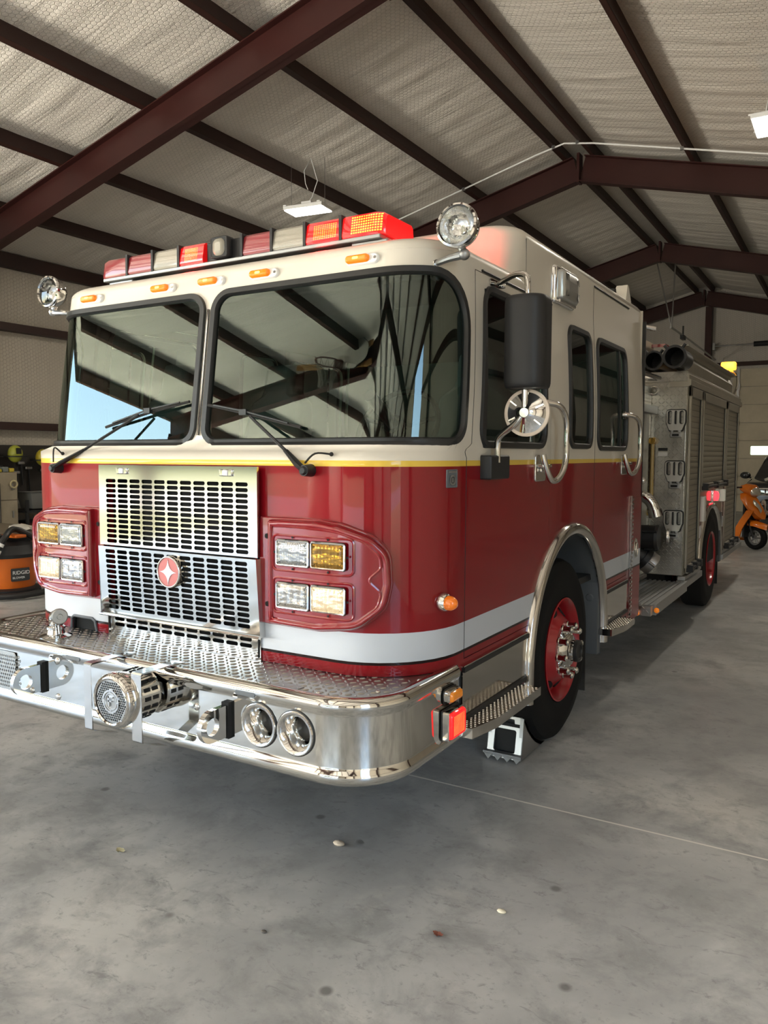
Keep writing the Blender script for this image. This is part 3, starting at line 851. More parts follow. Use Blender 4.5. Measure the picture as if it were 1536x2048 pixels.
# wheels -------------------------------------------------------------------
def wheel(y, xo, parent, dual=False, hub=True, s_=1):
    r = .53
    mb = MB()
    pr = [(-.28, .30), (-.285, .40), (-.275, .47), (-.25, .515), (-.22, .53), (-.06, .53), (-.03, .515), (-.006, .47), (0, .40), (-.01, .345), (-.004, .31), (-.012, .292)]
    ax = Vector((s_, 0, 0))
    mb.lathe((xo * s_, y, r), ax, pr, 56); w = obj('wheel', mb, tyre_m, parent, angle=30)
    mb = MB()
    if not dual:
        rp = [(-.25, .29), (-.015, .294), (.0, .303), (.004, .296), (-.01, .283), (-.05, .272), (-.075, .262), (-.078, .25), (-.03, .20), (.0, .175), (.008, .165), (.008, .02)]
    else:
        rp = [(-.25, .29), (-.015, .294), (.0, .303), (.004, .296), (-.01, .283), (-.12, .265), (-.17, .24), (-.175, .02)]
    mb.lathe((xo * s_, y, r), ax, rp, 48); rim = obj('rim', mb, red_wheel, w, angle=30)
    X = lambda d: (xo + d) * s_
    if not dual:
        for k in range(8):
            a = k * PI / 4 + .25
            p = Vector((X(-.052), y + .226 * cos(a), r + .226 * sin(a))); q = Vector((s_ * .04, .05 * cos(a) * .9, .05 * sin(a) * .9)).normalized()
            rd = Vector((-.69 * s_, .72 * cos(a), .72 * sin(a))); tg = Vector((0, -sin(a), cos(a)))
            mb = MB(); mb.rings([[p + q * h + rd * .031 * cos(t_) + tg * .046 * sin(t_) for t_ in [k_ * PI / 10 for k_ in range(20)]] for h in (-.004, .005)]); obj('hand_hole', mb, darkm, w)
        mb = MB(); mb.lathe((X(0), y, r), ax, [(.008, .128), (.02, .12), (.035, .105), (.05, .085), (.055, .062), (.085, .058), (.09, .05), (.09, .001)], 32); obj('hub_cover', mb, chrome, w)
        mb = MB(); mb.lathe((X(0), y, r), ax, [(.075, .064), (.095, .064), (.10, .058), (.10, .04), (.093, .038), (.093, .001)], 28); obj('hub_cap', mb, rubber, w)
        for k in range(10):
            a = k * PI / 5 + .1; c = (X(0), y + .1425 * cos(a), r + .1425 * sin(a))
            mb = MB(); mb.lathe(c, ax, [(.005, .024), (.015, .025), (.02, .019), (.048, .018), (.056, .021), (.066, .02), (.074, .012), (.075, .001)], 12); obj('lug_nut', mb, chrome, w)
    return w
W1 = wheel(1.905, 1.185, T); wheel(1.905, 1.185, T, s_=-1)
mb = MB(); mb.cyl((-.95, 1.905, .53), (.95, 1.905, .53), .07); mb.cyl((-.7, 6.72, .53), (.7, 6.72, .53), .12)
for s_ in (1, -1): mb.bx((s_ * .38, .4, .6), (s_ * .46, 8.7, .82))
mb.bx((-1.0, 1.2, .60), (1.0, 3.5, .66)); obj('chassis', mb, rubber, T)

# ================================================================ fire engine: front end
# grille ---------------------------------------------------------------
def slots(x0, x1, nx, zs, w, h):
    return [rrect(x0 + (x1 - x0) * (i + .5) / nx, z, w, h, h * .49, 4) for z in zs for i in range(nx)]
mb = MB(); mb.panel([(-.488, 1.232), (.488, 1.232), (.488, 1.612), (-.488, 1.612)], slots(-.445, .445, 11, [1.252 + k * .0238 for k in range(13)], .068, .0172), FX(-.004), None, 0, .012)
gr = obj('grille', mb, grille_m, T, fix=False, label='polished grille of slotted plates')
gl_ = mp((0, -.004, 1.226), (1, 0, 0), Vector((0, .018, -.33)).normalized() * -1)
mb = MB(); tz = lambda d: -d
mb.panel([(-.488, 0), (-.497, -.333), (.497, -.333), (.488, 0)], slots(-.447, .447, 11, [-.022 - k * .0245 for k in range(12)], .068, .0178), gl_, None, .012, .016); 
lg = obj('lower_grille_plate', mb, grille_m, gr, fix=False)
mb = MB(); mb.tube([(-.497, -.006, .894), (.497, -.006, .894)], .007, 8)
for s_ in (1, -1): mb.add([(s_ * .488, -.016, 1.226), (s_ * .497, -.002, .893), (s_ * .50, .03, .893), (s_ * .488, .03, 1.226)], [(0, 1, 2, 3)])
obj('plate_lip', mb, chrome, lg)
mb = MB(); mb.panel([(-.478, .787), (.478, .787), (.478, .90), (-.478, .90)], slots(-.435, .435, 11, [.845, .872], .068, .0175), FX(.024), None, 0, .01); kp = obj('kick_plate', mb, stainless, gr, fix=False)
for x in (-.46, -.2, .12, .46):
    mb = MB(); mb.sphere((x, .022, .815), .008, 10, 6); obj('screw', mb, chrome, kp)
mb = MB(); mb.bx((-.47, .10, .79), (.47, .104, 1.61)); mb.bx((-.47, .02, .80), (-.465, .10, 1.6)); mb.bx((.465, .02, .80), (.47, .10, 1.6)); obj('grille_backing', mb, darkm, gr)
for s_ in (-.322, .322):
    mb = MB(); mb.raised(rrect(s_, 1.585, .072, .03, .004, 2), [(0, 0), (0, .006), (.004, .008)], FX(-.004)); a = obj('latch_plate', mb, chrome, gr)
    mb = MB(); mb.raised(rrect(s_, 1.585, .03, .024, .003, 2), [(0, .008), (.002, .012)], FX(-.004)); obj('latch', mb, white_plastic, a)
# round badge with a four pointed star
fy = FX(-.022)
pink = mat('badge_pink', (.40, .13, .125), .35, .3); 
mb = MB(); mb.raised(circ(0, 1.138, .072, 40), [(0, -.008), (0, .016), (.003, .019), (.007, .019), (.008, .014)], fy); bd = obj('badge', mb, chrome, gr)
mb = MB(); mb.raised(circ(0, 1.138, .064, 40), [(0, .0145), (.001, .015)], fy); obj('badge_face', mb, pink, bd)
st = []
for k in range(4):
    a = k * PI / 2; a2 = a + PI / 4
    L_ = .052 if k % 2 == 0 else .058
    st.append((L_ * cos(a), 1.138 + L_ * sin(a)))
    for j in range(1, 8):
        t = j / 8; A = Vector((L_ * cos(a), L_ * sin(a))); B = Vector(((.11 - L_) * cos(a + PI / 2), (.11 - L_) * sin(a + PI / 2))); Q = Vector((cos(a2), sin(a2))) * .004
        p = A * (1 - t) ** 2 + Q * 2 * t * (1 - t) + B * t * t; st.append((p.x, 1.138 + p.y))
mb = MB(); mb.panel(st, [], fy, None, .0175, .003); obj('star_emblem', mb, mat('badge_silver', (.75, .75, .75), .25, .9), bd, fix=False)

# headlamp housings ---------------------------------------------------------
mod = rpoly([(.488, .957), (.80, .952), (.97, .975), (1.07, 1.06), (1.088, 1.16), (1.082, 1.285), (1.02, 1.352), (.90, 1.395), (.80, 1.407), (.488, 1.405)], [.008, .2, .12, .1, .1, .1, .12, .2, .2, .008], 6)
core = rpoly([(.552, .962), (.80, .957), (.97, .98), (1.065, 1.065), (1.082, 1.16), (1.076, 1.28), (1.015, 1.347), (.90, 1.39), (.80, 1.402), (.552, 1.40)], [.012, .2, .12, .1, .1, .1, .12, .2, .2, .012], 6)
lens_fluted = mat('headlamp_fluted', (.62, .62, .60), .16, .85)
def lampmat(name, col, emit=None, es=0, nx=90, str_=.5):
    m = mat(name, col, .14, .85, 1.0, emit=emit, estr=es); t = NT(m); s = t.sep(t.obj())
    h = t.math('SINE', t.math('MULTIPLY', s[0], 2 * PI * nx)); h2 = t.noise(t.scalev(t.obj(), (14, 14, 30)), 1, 2)
    t.link(t.bump(t.math('ADD', t.math('MULTIPLY', h, .4), t.math('MULTIPLY', h2, 6)), str_, .004), P(m).inputs['Normal']); return m
lm_clear = lampmat('headlamp_clear', (.42, .43, .43)); lm_amber = lampmat('headlamp_amber', (.30, .15, .008), nx=60); lm_plain = lampmat('headlamp_plain', (.46, .45, .43), nx=30)
lm_lit = lampmat('headlamp_lit', (.6, .52, .40), (1, .72, .36), .38, nx=50)
for s_, f in ((1, lambda p: p), (-1, mir)):
    mb = MB()
    mb.raised(f(mod), [(0, -.005), (0, .012), (.004, .016), (.013, .016)], CF, cap=False)
    hm = obj('headlight_housing', mb, red_g, T, angle=40)
    mb = MB(); mb.panel(offset(f(mod), -.012), [], CF, .06, .0155); obj('housing_flange', mb, red_g, hm, fix=False, angle=180)
    mb = MB()
    mb.raised(f(core), [(0, .010), (.004, .035), (.010, .048), (.018, .052), (.024, .048), (.028, .042), (.034, .042)], CF, cap=False)
    mb.panel(offset(f(core), -.033), [], CF, .05, .042)
    obj('lamp_panel', mb, red_g, hm, fix=False, angle=50)
    face = lambda u, z: (CF(u, z)[0] + CF(u, z)[1] * .042, CF(u, z)[1])
    inner = f(rpoly([(.575, .985), (.80, .980), (.955, 1.0), (1.035, 1.075), (1.045, 1.13), (1.0, 1.178), (1.045, 1.225), (1.04, 1.275), (.995, 1.325), (.89, 1.365), (.575, 1.378)], [.015, .2, .1, .06, .03, .02, .03, .05, .1, .2, .015], 6))
    mb = MB(); mb.tube([face(u, z)[0] for u, z in dense(inner, .03)], .006, 6, closed=True)
    for zc in (1.265, 1.09):
        tr = f(rpoly([(.585, zc - .072), (.955, zc - .072), (.955, zc + .072), (.585, zc + .072)], .02, 4))
        mb.tube([face(u, z)[0] for u, z in dense(tr, .03)], .006, 6, closed=True)
    obj('pressed_bead', mb, red_g, hm)
    for z in (1.325, 1.04):
        mb = MB(); mb.panel(circ(s_ * .524, z, .011, 14), [], FX(YF - .0165), None, .001); obj('screw_hole', mb, darkm, hm, fix=False)
    for xc, zc, m_, nm, lb in ((.681, 1.266, lm_clear, 'headlamp', 'clear fluted headlamp'), (.855, 1.266, lm_amber, 'turn_signal', 'amber turn signal lamp'), (.680, 1.091, lm_plain, 'headlamp', 'clear headlamp'), (.855, 1.092, lm_lit, 'headlamp', 'lit headlamp')):
        yl = YF - .046
        mb = MB(); o_ = rrect(s_ * xc, zc, .171, .112, .012, 3); mb.panel(o_, [], FX(yl), None, .001)
        for dx, dz in ((0, .064), (0, -.064), (.092, 0), (-.092, 0)):
            mb.panel(circ(s_ * xc + dx, zc + dz, .005, 10), [], FX(yl), None, .0012)
        lp = obj(nm, mb, darkm, hm, fix=False, label=lb)
        mb = MB(); mb.raised(rrect(s_ * xc, zc, .168, .109, .012, 4), [(0, 0), (.0, .006), (.003, .009), (.007, .008), (.008, .004)], FX(yl), cap=False); obj('bezel', mb, chrome, lp)
        mb = MB(); mb.raised(rrect(s_ * xc, zc, .157, .098, .010, 4), [(0, .003), (.004, .007), (.02, .010)], FX(yl)); obj('lens', mb, m_, lp, angle=80)
# amber side marker and maker's plate at the front corner
p, n = CF(1.30, 1.07)
mb = MB(); mb.lathe(p, n, [(0, .040), (.012, .04), (.025, .033), (.03, .030)], 24); a = obj('side_marker_lamp', mb, chrome, T, label='round amber corner marker lamp')
mb = MB(); mb.lathe(p, n, [(.03, .030), (.05, .028), (.066, .018), (.072, .004)], 24, 0, False, True); obj('lens', mb, mat('amber_dome', (.7, .16, .01), .12, 0, .8, emit=(1, .22, .01), estr=.12), a)
mb = MB(); pl = rrect(1.345, 1.568, .07, .074, .004, 2); mb.raised(pl, [(0, 0), (0, .004), (.004, .005), (.005, .003)], CF); a = obj('maker_plate', mb, greyp, T, angle=60)
mb = MB()
mb.panel(rrect(1.345, 1.562, .034, .04, .012, 3), [rrect(1.345, 1.562, .022, .028, .008, 3)], CF, None, .006); mb.panel(rrect(1.345, 1.595, .05, .006, .001, 1), [], CF, None, .006)
mb.panel(rrect(1.345, 1.562, .010, .018, .001, 1), [], CF, None, .006); obj('plate_relief', mb, alu, a, fix=False)

# clearance lamps ------------------------------------------------------------
for x in (-.808, -.305, 0, .305, .808):
    U = x / (1.19 - .30) * .86
    u0 = lambda u, z: CF(u, z)
    zc = 2.464
    mb = MB(); mb.raised(rrect(U + .006, zc, .150, .044, .021, 5), [(0, 0), (.001, .008), (.005, .012)], CF); c = obj('clearance_lamp', mb, white_plastic, T, label='small amber roof clearance lamp')
    mb = MB(); mb.raised(rrect(U - .012, zc + .002, .108, .034, .015, 5), [(0, .010), (.002, .024), (.008, .030), (.012, .031)], CF); obj('lens', mb, amber, c)
    mb = MB(); mb.raised(rrect(U - .014, zc + .002, .028, .012, .005, 3), [(0, .0305), (.002, .032)], CF); obj('glow', mb, mat('amber_core', (1, .6, .1), .3, emit=(1, .62, .08), estr=3), c)
    mb = MB(); p, n = CF(U + .066, zc); mb.cyl(p + n * .012, p + n * .016, .006); obj('screw', mb, chrome, c)

# wipers -----------------------------------------------------------------------
for s_, piv, tip, b0, b1, b2 in ((-1, (-.815, 1.592), (-.36, 1.845), (-.62, 1.795), (-.30, 1.862), (-.06, 1.905)), (1, (.74, 1.60), (.34, 1.822), (.06, 1.886), (.30, 1.84), (.60, 1.775))):
    def sp(x, z, h): 
        U = x / (prof(z)[1] - prof(z)[2]) * .86; p, n = CF(U, z); return p + n * h
    P0 = sp(piv[0], piv[1], .03); P1 = sp(tip[0], tip[1], .045)
    mb = MB(); mb.cyl(P0 + Vector((0, .03, 0)), P0 + Vector((0, -.02, 0)), .026, .022); mb.cyl(P0 + Vector((0, -.02, 0)), P0 + Vector((0, -.03, 0)), .018, .012); wp = obj('wiper', mb, blackp, T)
    M1 = P0.lerp(P1, .35); mb = MB(); mb.tube([P0 + Vector((0, -.012, 0)), P0.lerp(P1, .1) + Vector((0, -.015, 0)), M1], [.019, .020, .013], 8, flat=.6); mb.tube([M1, P1], .007, 6); obj('wiper_arm', mb, blackp, wp)
    pts = [sp(*b0, .018), sp((b0[0] + b1[0]) / 2, (b0[1] + b1[1]) / 2, .022), sp(*b1, .024), sp((b1[0] + b2[0]) / 2, (b1[1] + b2[1]) / 2, .022), sp(*b2, .018)]
    mb = MB(); mb.tube(pts, .007, 6)
    mb.tube([pts[0].lerp(pts[1], .4) + Vector((0, -.012, .006)), pts[2] + Vector((0, -.022, .01)), pts[3].lerp(pts[4], .6) + Vector((0, -.012, .006))], .005, 5)
    mb.box(pts[2] + Vector((0, -.02, .005)), (.04, .02, .025)); obj('wiper_blade', mb, rubber, wp)
    q = P0 + Vector((s_ * -.0, -.01, .03)); e = Vector((piv[0] + .10, YF + .0, 1.665)) if s_ == 1 else Vector((piv[0] + .02, YF, 1.665))
    mb = MB(); mb.tube(smooth([q, q.lerp(e, .5) + Vector((0, -.02, .02 if s_ == 1 else .05)), e + Vector((0, -.004, 0))], 5), .004, 6); mb.sphere(e, .009, 8, 6); obj('washer_hose', mb, rubber, wp)

# spotlights at the front roof corners ----------------------------------------
for s_ in (1, -1):
    base = Vector((s_ * 1.115, .372, 2.435)); c = Vector((s_ * 1.245, .315, 2.555))
    nrm = Vector((s_ * .75, -.55, .1)).normalized()
    mb = MB(); mb.lathe(base, nrm, [(0, .03), (.006, .03), (.012, .022), (.02, .014)], 20, 0, False, True)
    sl = obj('spotlight', mb, chrome, T, label='round chrome spotlight on a swivel arm')
    k = Vector((s_ * 1.262, .34, 2.45))
    mb = MB(); mb.tube([base + nrm * .01, base.lerp(k, .55) + Vector((0, -.012, 0)), k], [.011, .014, .018], 10); mb.sphere(k, .023, 12, 8); mb.cyl(k, (c.x, c.y + .03, c.z - .07), .013, .018); obj('swivel_arm', mb, alu if s_ == 1 else chrome, sl)
    ax = Vector((.02 if s_ == 1 else .05, -1, .06)).normalized(); r = .083
    mb = MB(); mb.lathe(c - ax * .055, ax, [(-.035, .004), (-.03, .03), (-.01, .06), (.015, .076), (.045, r), (.062, r + .004), (.074, r + .002), (.078, r - .006), (.07, r - .011)], 36); obj('lamp_shell', mb, chrome, sl)
    mb = MB(); mb.lathe(c - ax * .055, ax, [(.0, .004), (.004, .03), (.02, .055), (.045, .068), (.068, .073)], 36, 0, True); mb.cyl(c - ax * .05, c - ax * .01, .014, .010); obj('reflector', mb, mat('reflector', (.85, .85, .83), .12, 1, bump=(40, .25, .01)), sl)
    mb = MB(); mb.lathe(c - ax * .055, ax, [(.069, .0735), (.076, .05), (.079, .001)], 36); obj('lens', mb, glass_clear, sl)

# light bar -----------------------------------------------------------------------
lens_red = mat('lens_red_unlit', (.20, .016, .022), .28, 0, .6, bump=(120, .12, .002))
lens_clr = mat('lens_clear_unlit', (.24, .225, .18), .22, 0, .6, bump=(150, .2, .003))
LB0, LB1, YB0, YB1, ZB0, ZB1 = -.885, .885, .355, .645, 2.592, 2.690
mb = MB(); mb.bx((LB0 + .03, YB0 - .002, 2.572), (LB1 - .02, YB1, 2.591)); lb = obj('light_bar', mb, alu, T, bevel=.004, label='low roof light bar of red and clear lens modules')
for x in (-.74, .80):
    mb = MB(); mb.bx((x - .05, .40, 2.54), (x + .05, .60, 2.573)); mb.bx((x - .09, .37, 2.552), (x + .09, .41, 2.573)); obj('mounting_foot', mb, alu, lb, bevel=.006)
mods = [(-.885, -.674, lens_red), (-.674, -.487, lens_red), (-.487, -.304, lens_clr), (-.304, -.137, 'lit1'), (-.137, .105, 'cam'), (.105, .283, lens_red), (.283, .471, lens_clr), (.471, .664, 'lit2'), (.664, .885, 'lit3')]
def lens_block(x0, x1, e0=0, e1=0):
    mb = MB(); sec = [(YB0 + .004, ZB0), (YB0, ZB0 + .012), (YB0 + .012, ZB1 - .012), (YB0 + .026, ZB1), (YB1 - .026, ZB1), (YB1 - .01, ZB1 - .012), (YB1, ZB0 + .012), (YB1 - .004, ZB0)]
    R = []
    xs = [x0 + .006, x1 - .006]
    def ring(x, ins=0):
        ym, zm = (YB0 + YB1) / 2, ZB0
        return [Vector((x, ym + (y - ym) * (1 - ins * 1.0), zm + (z - zm) * (1 - ins * .8))) for y, z in sec]
    R = [ring(xs[0], .0 if not e0 else .14)] + ([ring(xs[0] + .015, .05), ring(xs[0] + .04)] if e0 else []) + ([ring(xs[1] - .05), ring(xs[1] - .015, .06)] if e1 else []) + [ring(xs[1], 0 if not e1 else .16)]
    return mb.rings(R)
for x0, x1, k in mods:
    if k == 'cam':
        mb = MB(); mb.bx((x0 + .004, YB0 + .02, ZB0), (x1 - .004, YB1 - .02, ZB1 - .004)); a = obj('centre_module', mb, blackp, lb, bevel=.006)
        mb = MB(); mb.raised(rrect(-.02, 2.645, .105, .098, .012, 4), [(0, -.03), (0, .018), (.004, .02), (.008, .018)], FX(YB0)); obj('lamp_housing', mb, blackp, a)
        mb = MB(); mb.raised(rrect(-.02, 2.645, .074, .080, .028, 5), [(0, .018), (.004, .024), (.02, .028)], FX(YB0)); obj('lens', mb, lens_clr, a)
        continue
    if k == 'lit1': m_ = ledgrid('lit_lens_round', -.268, -.18, 2.605, 2.672, nx=9, nz=10, hot=(1, .28, .02), strength=1.8, glow=.3)
    elif k == 'lit2': m_ = ledgrid('lit_lens_grid', .515, .640, 2.606, 2.672, nx=11, nz=9, hot=(1, .28, .01), strength=1.6, glow=.35)
    elif k == 'lit3': m_ = ledgrid('lit_lens_bright', .715, .868, 2.603, 2.682, nx=13, nz=7, hot=(1, .46, .04), strength=2.2, glow=.55)
    else: m_ = k
    a = obj('lens_module', lens_block(x0, x1, x0 < -.88, x1 > .88), m_, lb, angle=40, label={'lit1': 'lit red lens module', 'lit2': 'lit red lens module', 'lit3': 'lit red end lens module'}.get(k, 'clear lens module' if k is lens_clr else 'unlit red lens module'))
    if x0 > -.88:
        mb = MB(); mb.bx((x0 - .007, YB0 - .003, ZB0 - .005), (x0 + .007, YB1 + .003, ZB1 + .004)); obj('divider', mb, blackp, lb)
for p, e in (((.93, .78, 2.62), 7), ((.57, .33, 2.57), .35), ((-.22, .33, 2.57), .35)):
    l = bpy.data.lights.new('red_glow', 'POINT'); l.energy = e; l.color = (1, .03, .03); l.shadow_soft_size = .04
    o = bpy.data.objects.new('red_glow', l); COL.objects.link(o); o.location = p

# mirror ----------------------------------------------------------------------
mb = MB(); mb.raised(rrect(.715, 1.61, .215, .105, .008, 3), [(0, -.002), (0, .045), (.006, .05)], SX(1.222)); mr = obj('side_mirror', mb, blackp, FD, label='black side mirror on chrome arm')
Y = .66
mb = MB()
arm = smooth([(1.262, .70, 1.63), (1.262, .70, 1.70), (1.275, .69, 1.745), (1.36, .665, 1.80), (1.395, .66, 1.84), (1.40, .66, 1.88), (1.40, .66, 1.97)], 5)
mb.tube(arm, .014, 12); obj('lower_arm', mb, stainless, mr); mb = MB()
top = smooth([(1.215, .80, 2.425), (1.26, .76, 2.43), (1.34, .70, 2.435), (1.395, .67, 2.415), (1.405, .66, 2.36), (1.405, .66, 2.32)], 5)
mb.tube(top, .013, 12); obj('upper_arm', mb, stainless, mr)
mb = MB(); mb.raised(rrect(.79, 2.425, .11, .03, .01, 3), [(0, -.002), (0, .006)], SX(1.20)); mb.cyl((1.23, .80, 2.405), (1.23, .80, 2.425), .016); obj('arm_bracket', mb, chrome, mr)
mb = MB(); o_ = rrect(1.41, 2.145, .205, .405, .030, 5)

RG = []
for z, s1 in [(1.943, .80), (1.945, .90), (1.952, .955), (1.965, .99), (1.985, 1)] + [(1.985 + .305 * k / 4, 1) for k in (1, 2, 3)] + [(2.29, 1), (2.308, .99), (2.32, .955), (2.326, .90), (2.328, .80)]:
    r = []
    for k in range(25):
        a = PI * k / 24; ca, sa = cos(a), sin(a)
        r.append(Vector((1.405 + .090 * s1 * (1 if ca >= 0 else -1) * abs(ca) ** .75, Y - .085 * s1 * sa ** .75, z)))
    r += [Vector((1.405 - .090 * s1, Y + .05, z)), Vector((1.405 + .090 * s1, Y + .05, z))]
    RG.append(r)
mb.rings(RG); obj('mirror_head', mb, blackp, mr, angle=60)
mb = MB(); mb.panel(rrect(1.405, 2.135, .16, .35, .02, 4), [], mp((0, Y + .054, 0), (-1, 0, 0), (0, 0, 1)) if False else (lambda a, b: (Vector((a, Y + .056, b)), Vector((0, 1, 0))))); obj('mirror_glass', mb, chrome, mr, fix=False)
c = (1.402, Y + .03, 1.843)
mb = MB(); mb.lathe(c, (0, -1, 0), [(.0, .098), (.012, .098), (.014, .086), (.03, .05), (.04, .026), (.046, .02), (.046, .001)], 40)
for k in range(6):
    a = k * PI / 3 + .4; mb.box((c[0] + .056 * cos(a), c[1] - .028, c[2] + .056 * sin(a)), (.06, .004, .006), 0, Matrix.Rotation(-a, 3, 'Y'))
cm = obj('convex_mirror', mb, chrome, mr, angle=25)
mb = MB(); mb.lathe(c, (0, -1, 0), [(.004, .101), (.014, .101), (.016, .098), (.016, .088), (.013, .086)], 40); obj('mirror_ring', mb, mat('ivory_rim', (.62, .52, .42), .35), cm)

# scene light on the crew roof side
F = SX(wt)
mb = MB(); mb.raised(rrect(1.745, 2.575, .33, .205, .02, 4), [(0, 0), (.002, .014), (.012, .022)], F); sc_ = obj('scene_light', mb, chrome, T, label='rectangular chrome scene light')
mb = MB(); mb.raised(rrect(1.745, 2.575, .27, .165, .02, 4), [(0, .02), (.004, .045), (.02, .058), (.06, .066)], F); obj('lens', mb, mat('scene_lens', (.42, .42, .40), .28, .75), sc_)
for dz in (-.085, .085):
    mb = MB(); mb.tube([(wt + .03, 1.62, 2.575 + dz), (wt + .034, 1.87, 2.575 + dz)], .008, 6); obj('clamp_bar', mb, chrome, sc_)
# small hooded lamp at the rear roof edge
mb = MB(); mb.lathe((1.02, 3.42, 2.79), (0, 0, 1), [(0, .03), (.10, .022), (.10, .001)], 12); fl = obj('roof_beacon_base', mb, blackp, T)
mb = MB(); mb.add([(1.0, 3.4, 2.80), (1.12, 3.4, 2.80), (1.12, 3.56, 2.80), (1.0, 3.56, 2.80), (1.02, 3.52, 2.93), (1.10, 3.52, 2.93), (1.10, 3.55, 2.93), (1.02, 3.55, 2.93)], [(0, 1, 2, 3), (4, 5, 6, 7), (0, 1, 5, 4), (1, 2, 6, 5), (2, 3, 7, 6), (3, 0, 4, 7)]); obj('floodlight_hood', mb, white_p, fl)

# bumper ---------------------------------------------------------------------------
def bpath(ins=0, n=14):
    W, yf_, rc, ye = 1.245 - ins, -.285 + ins, .262 - ins, .37
    p = [(W, ye), (W, yf_ + rc + .1)]
    for k in range(n + 1):
        a = PI / 2 * k / n; p.append((W - rc + rc * cos(a), yf_ + rc - rc * sin(a)))
    p += [(x, yf_) for x in (.6, .3, 0)]
    return p + [(-x, y) for x, y in p[::-1]][1:]
prof_b = [(.055, .787), (.045, .795), (.025, .798), (.006, .790), (-.004, .772), (-.002, .752), (.004, .742), (.006, .73), (.006, .545), (.004, .533), (-.004, .522), (-.008, .505), (-.002, .486), (.014, .474), (.04, .470)]
mb = MB(); R = [[Vector((x, y, z)) for x, y in bpath(i)] for i, z in prof_b]
np_ = len(R[0]); vs = [p for r in R for p in r]; fs = []
for k in range(len(R) - 1):
    for i in range(np_ - 1):
        if k == 7 and max(abs(R[7][i].x), abs(R[7][i + 1].x)) < .984: continue   # flat face is cut for the horns
        fs.append((k * np_ + i, k * np_ + i + 1, (k + 1) * np_ + i + 1, (k + 1) * np_ + i))
mb.add(vs, fs)
xf = 1.245 - .262
mb.panel([(-xf, .545), (xf, .545), (xf, .73), (-xf, .73)], [circ(x, .645, .079, 40) for x in (.722, .894)], FX(-.279), None)
bp_ = obj('front_bumper', mb, mat('bumper_chrome', (.66, .65, .62), .055, 1, bump=(3.5, .012, .02)), T, angle=80, label='polished wrap-around front bumper')
mb = MB(); pth = bpath(.05)
dk = [(x, y) for x, y in pth]; mb.panel(dk[::-1], [], TZ(.786), None, 0, .02)
lz = []
for j in range(20):
    for i in range(-36, 37):
        lz.append((i * .034, -.24 + j * .034, (i + j) % 2))
ok = inside([(a, b) for a, b, c in lz], offset(dk, -.022))
for (a, b, c), k in zip(lz, ok):
    if not k or (abs(a) < .49 and b > .0) or (abs(a) < 1.19 and b > .12): continue
    d1 = Vector((1, 1 if c else -1, 0)).normalized() * .0155; d2 = Vector((-d1.y, d1.x, 0)) * .34; o0 = Vector((a, b, .786)); up = Vector((0, 0, .0035))
    q = [o0 + d1 * cos(t) + d2 * sin(t) for t in [m_ * PI / 4 for m_ in range(8)]]
    mb.rings([q, [o0 + (p_ - o0) * .62 + up for p_ in q]], 0, True, False, True)
obj('tread_plate_deck', mb, mat('deck_aluminium', (.50, .49, .46), .30, 1, var=(5, .8)), bp_, fix=False, angle=25)
mb = MB(); mb.bx((-.98, -.2, .50), (.98, .36, .77)); mb.bx((-1.18, .1, .50), (1.18, .36, .77)); obj('bumper_core', mb, rubber, bp_)
mb = MB(); mb.panel([(-.755, .785), (-.565, .785), (-.578, .845), (-.60, .852), (-.735, .852), (-.75, .845)], [], FX(YF + .02), None, 0); obj('hose_tray_opening', mb, darkm, T, fix=False)
mb = MB(); mb.tube([(-.755, YF - .004, .79), (-.752, YF - .004, .84), (-.735, YF - .004, .852), (-.60, YF - .004, .852), (-.578, YF - .004, .84), (-.565, YF - .004, .79)], .007, 6); obj('opening_edge', mb, greyp, T)
for x, y in ((-1.1, -.1), (-.9, -.22), (-.35, -.225), (.0, -.225), (.62, -.225), (.95, -.215), (1.13, -.09), (1.19, .12), (.35, -.225)):
    mb = MB(); mb.sphere((x, y, .788), .010, 10, 6, 0, (1, 1, .6)); obj('deck_bolt', mb, chrome, bp_)
mb = MB(); mb.box((.80, -.205, .7875), (.12, .055, .002), 0, Matrix.Rotation(-.1, 3, 'Z')); obj('cover_plate', mb, alu, bp_)
# elbow fitting on the deck
e = Vector((-.655, -.14, .787))
mb = MB(); mb.lathe(e, (0, 0, 1), [(0, .075), (.006, .075), (.012, .06), (.016, .042), (.035, .038), (.04, .044), (.05, .044), (.056, .034)], 28); el = obj('discharge_elbow', mb, chrome, bp_, label='chrome hose outlet elbow')
mb = MB(); mb.tube(smooth([e + Vector((0, 0, .04)), e + Vector((0, 0, .07)), e + Vector((.012, -.01, .095)), e + Vector((.035, -.012, .108)), e + Vector((.06, -.018, .108))], 4), .031, 14); obj('elbow_pipe', mb, chrome, el)
d = Vector((.90, -.42, .05)).normalized(); q = e + Vector((.052, -.02, .108))
mb = MB(); mb.lathe(q, d, [(0, .033), (.006, .038), (.022, .038), (.026, .033), (.026, .014), (.034, .012), (.034, .001)], 24); obj('outlet_cap', mb, alu, el)
mb = MB(); mb.tube([q + Vector((0, 0, -.045)), q + Vector((.02, -.01, -.08)), e + Vector((.05, -.02, .02))], .006, 6); obj('cap_chain', mb, alu, el)

